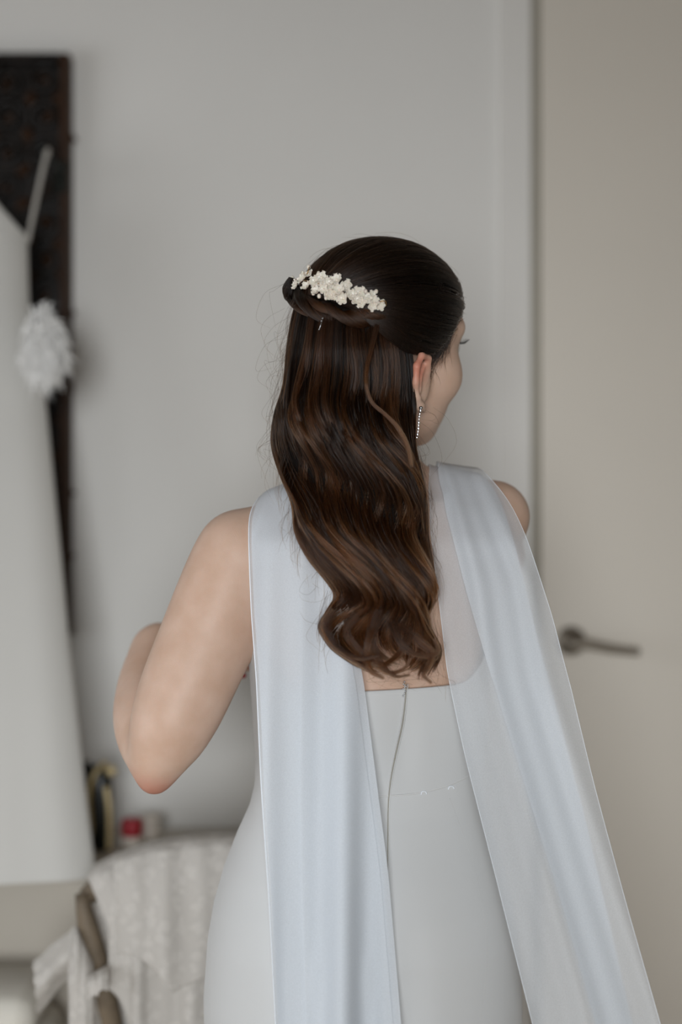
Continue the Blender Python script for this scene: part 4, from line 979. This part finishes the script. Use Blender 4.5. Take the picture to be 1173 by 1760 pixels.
# lace garment: falls in folds over both sides of the chair back
def drape(name, xs, top, bottom, Yt, folds, parent, amp=0.010, scal=0.0, nsc=9, yfall=0.03, lsh=0.0):
    nc = len(xs); nr = 46; V = np.zeros((nr, nc, 3))
    for j, x in enumerate(xs):
        t0, t1 = top(x), bottom(x)
        if scal: t1 = t1 - scal * abs(math.sin(PI * nsc * j / nc))
        for i in range(nr):
            t = i / (nr - 1); y = t0 + (t1 - t0) * t
            Y = Yt - 0.020 - yfall * (1 - (1 - min(1, t * 2.0)) ** 2) + amp * (0.2 + t) * math.sin(folds * j / nc * 2 * PI + 0.8 * math.sin(3 * t)) + amp * 0.5 * math.sin(folds * 2.3 * j / nc * 2 * PI + 1)
            if i < 3: Y = Yt - 0.004 - 0.007 * i
            V[i, j] = P(x + lsh * min(1, t * 2.2) * max(0, 1 - 5 * j / nc) + 4 * t * math.sin(folds * j / nc * 2 * PI), y, Y)
    o = meshobj(name, V.reshape(-1, 3), grid_faces(nr, nc), M['lace'], parent); sd = o.modifiers.new('thick', 'SOLIDIFY'); sd.thickness = 0.0015
    return o, V
lace = empty('lace_garment', (chm, CY - 0.03, 0.50), 'ivory lace garment draped over the back of the chair behind the dress', 'garment')
topf = lambda x: np.interp(x, [130, 160, 200, 260, 330, 420, 520, 620, 700, 740], [1530, 1492, 1472, 1451, 1440, 1436, 1437, 1448, 1482, 1530])
o1, V1 = drape('front_fall', np.linspace(150, 720, 150), topf, lambda x: np.interp(x, [150, 200, 300, 720], [1700, 1760, 1960, 1990]), CY, 5, lace, 0.007, 10, 12, 0.03, 36)
o1b, _ = drape('front_fall', np.linspace(196, 715, 120), topf, lambda x: np.interp(x, [196, 250, 330, 715], [1640, 1690, 1715, 1720]), CY - 0.012, 4, lace, 0.006, 34, 5)
bk = V1[:3].copy(); 
rows = [V1[0] + np.array([0, 0.004, 0.003]), V1[0] + np.array([0, 0.018, 0.002]), V1[0] + np.array([0, 0.030, -0.02]), V1[0] + np.array([0, 0.034, -0.12]), V1[0] + np.array([0, 0.036, -0.25])]
meshobj('back_fall', np.vstack([V1[0]] + rows), grid_faces(6, V1.shape[1]), M['lace'], lace)
# the sleeve end with scalloped border falling left of the post
drape('sleeve', np.linspace(118, 160, 24), lambda x: np.interp(x, [118, 132, 160], [1640, 1590, 1650]), lambda x: 1800, CY - 0.01, 1, lace, 0.003, 0, 4)
drape('sleeve', np.linspace(150, 186, 24), lambda x: np.interp(x, [150, 186], [1676, 1660]), lambda x: np.interp(x, [150, 186], [1722, 1706]), CY - 0.035, 1, lace, 0.003, 8, 2)
sl = []; nr, nc = 30, 26
for i in range(nr):
    t = i / (nr - 1)
    for j in range(nc):
        s_ = j / (nc - 1); x = 128 - (70 + 3 * abs(math.sin(4 * PI * s_))) * t ** 1.1 * (1 - 0.05 * s_) + 4 * s_; y = 1590 + 60 * t + s_ * (70 + 22 * t) + 2 * math.sin(9 * t)
        sl.append(P(x, y, CY - 0.005 - 0.03 * math.sin(PI * s_) + 0.003 * math.sin(7 * s_)))
meshobj('cuff', sl, grid_faces(nr, nc), M['lace'], lace)

# ------------------------------------------------------------------ cream ottoman with a folded cloth in the lower left corner
ox0, ox1, oy0, oy1 = -0.84, -0.425, 1.965, 2.165
pf = empty('ottoman', ((ox0 + ox1) / 2, (oy0 + oy1) / 2, 0), 'cream cloth covered ottoman box in the lower left corner', 'ottoman')
MB().box((ox0, oy0, 0.0), (ox1, oy1, 0.47), 0.02).build('box', M['cloth'], pf)
MB().box((ox0 - 0.006, oy0 - 0.006, 0.472), (ox1 + 0.006, oy1 + 0.006, 0.535), 0.022).build('lid', M['cloth'], pf)
cl = MB().box((ox0 + 0.02, oy0 + 0.004, 0.5355), (ox1 - 0.004, oy1 - 0.012, 0.602), 0.026)
tag(cl.build('folded_cloth', M['cloth'], None), 'folded cream cloth lying on the cloth covered ottoman', 'cloth')
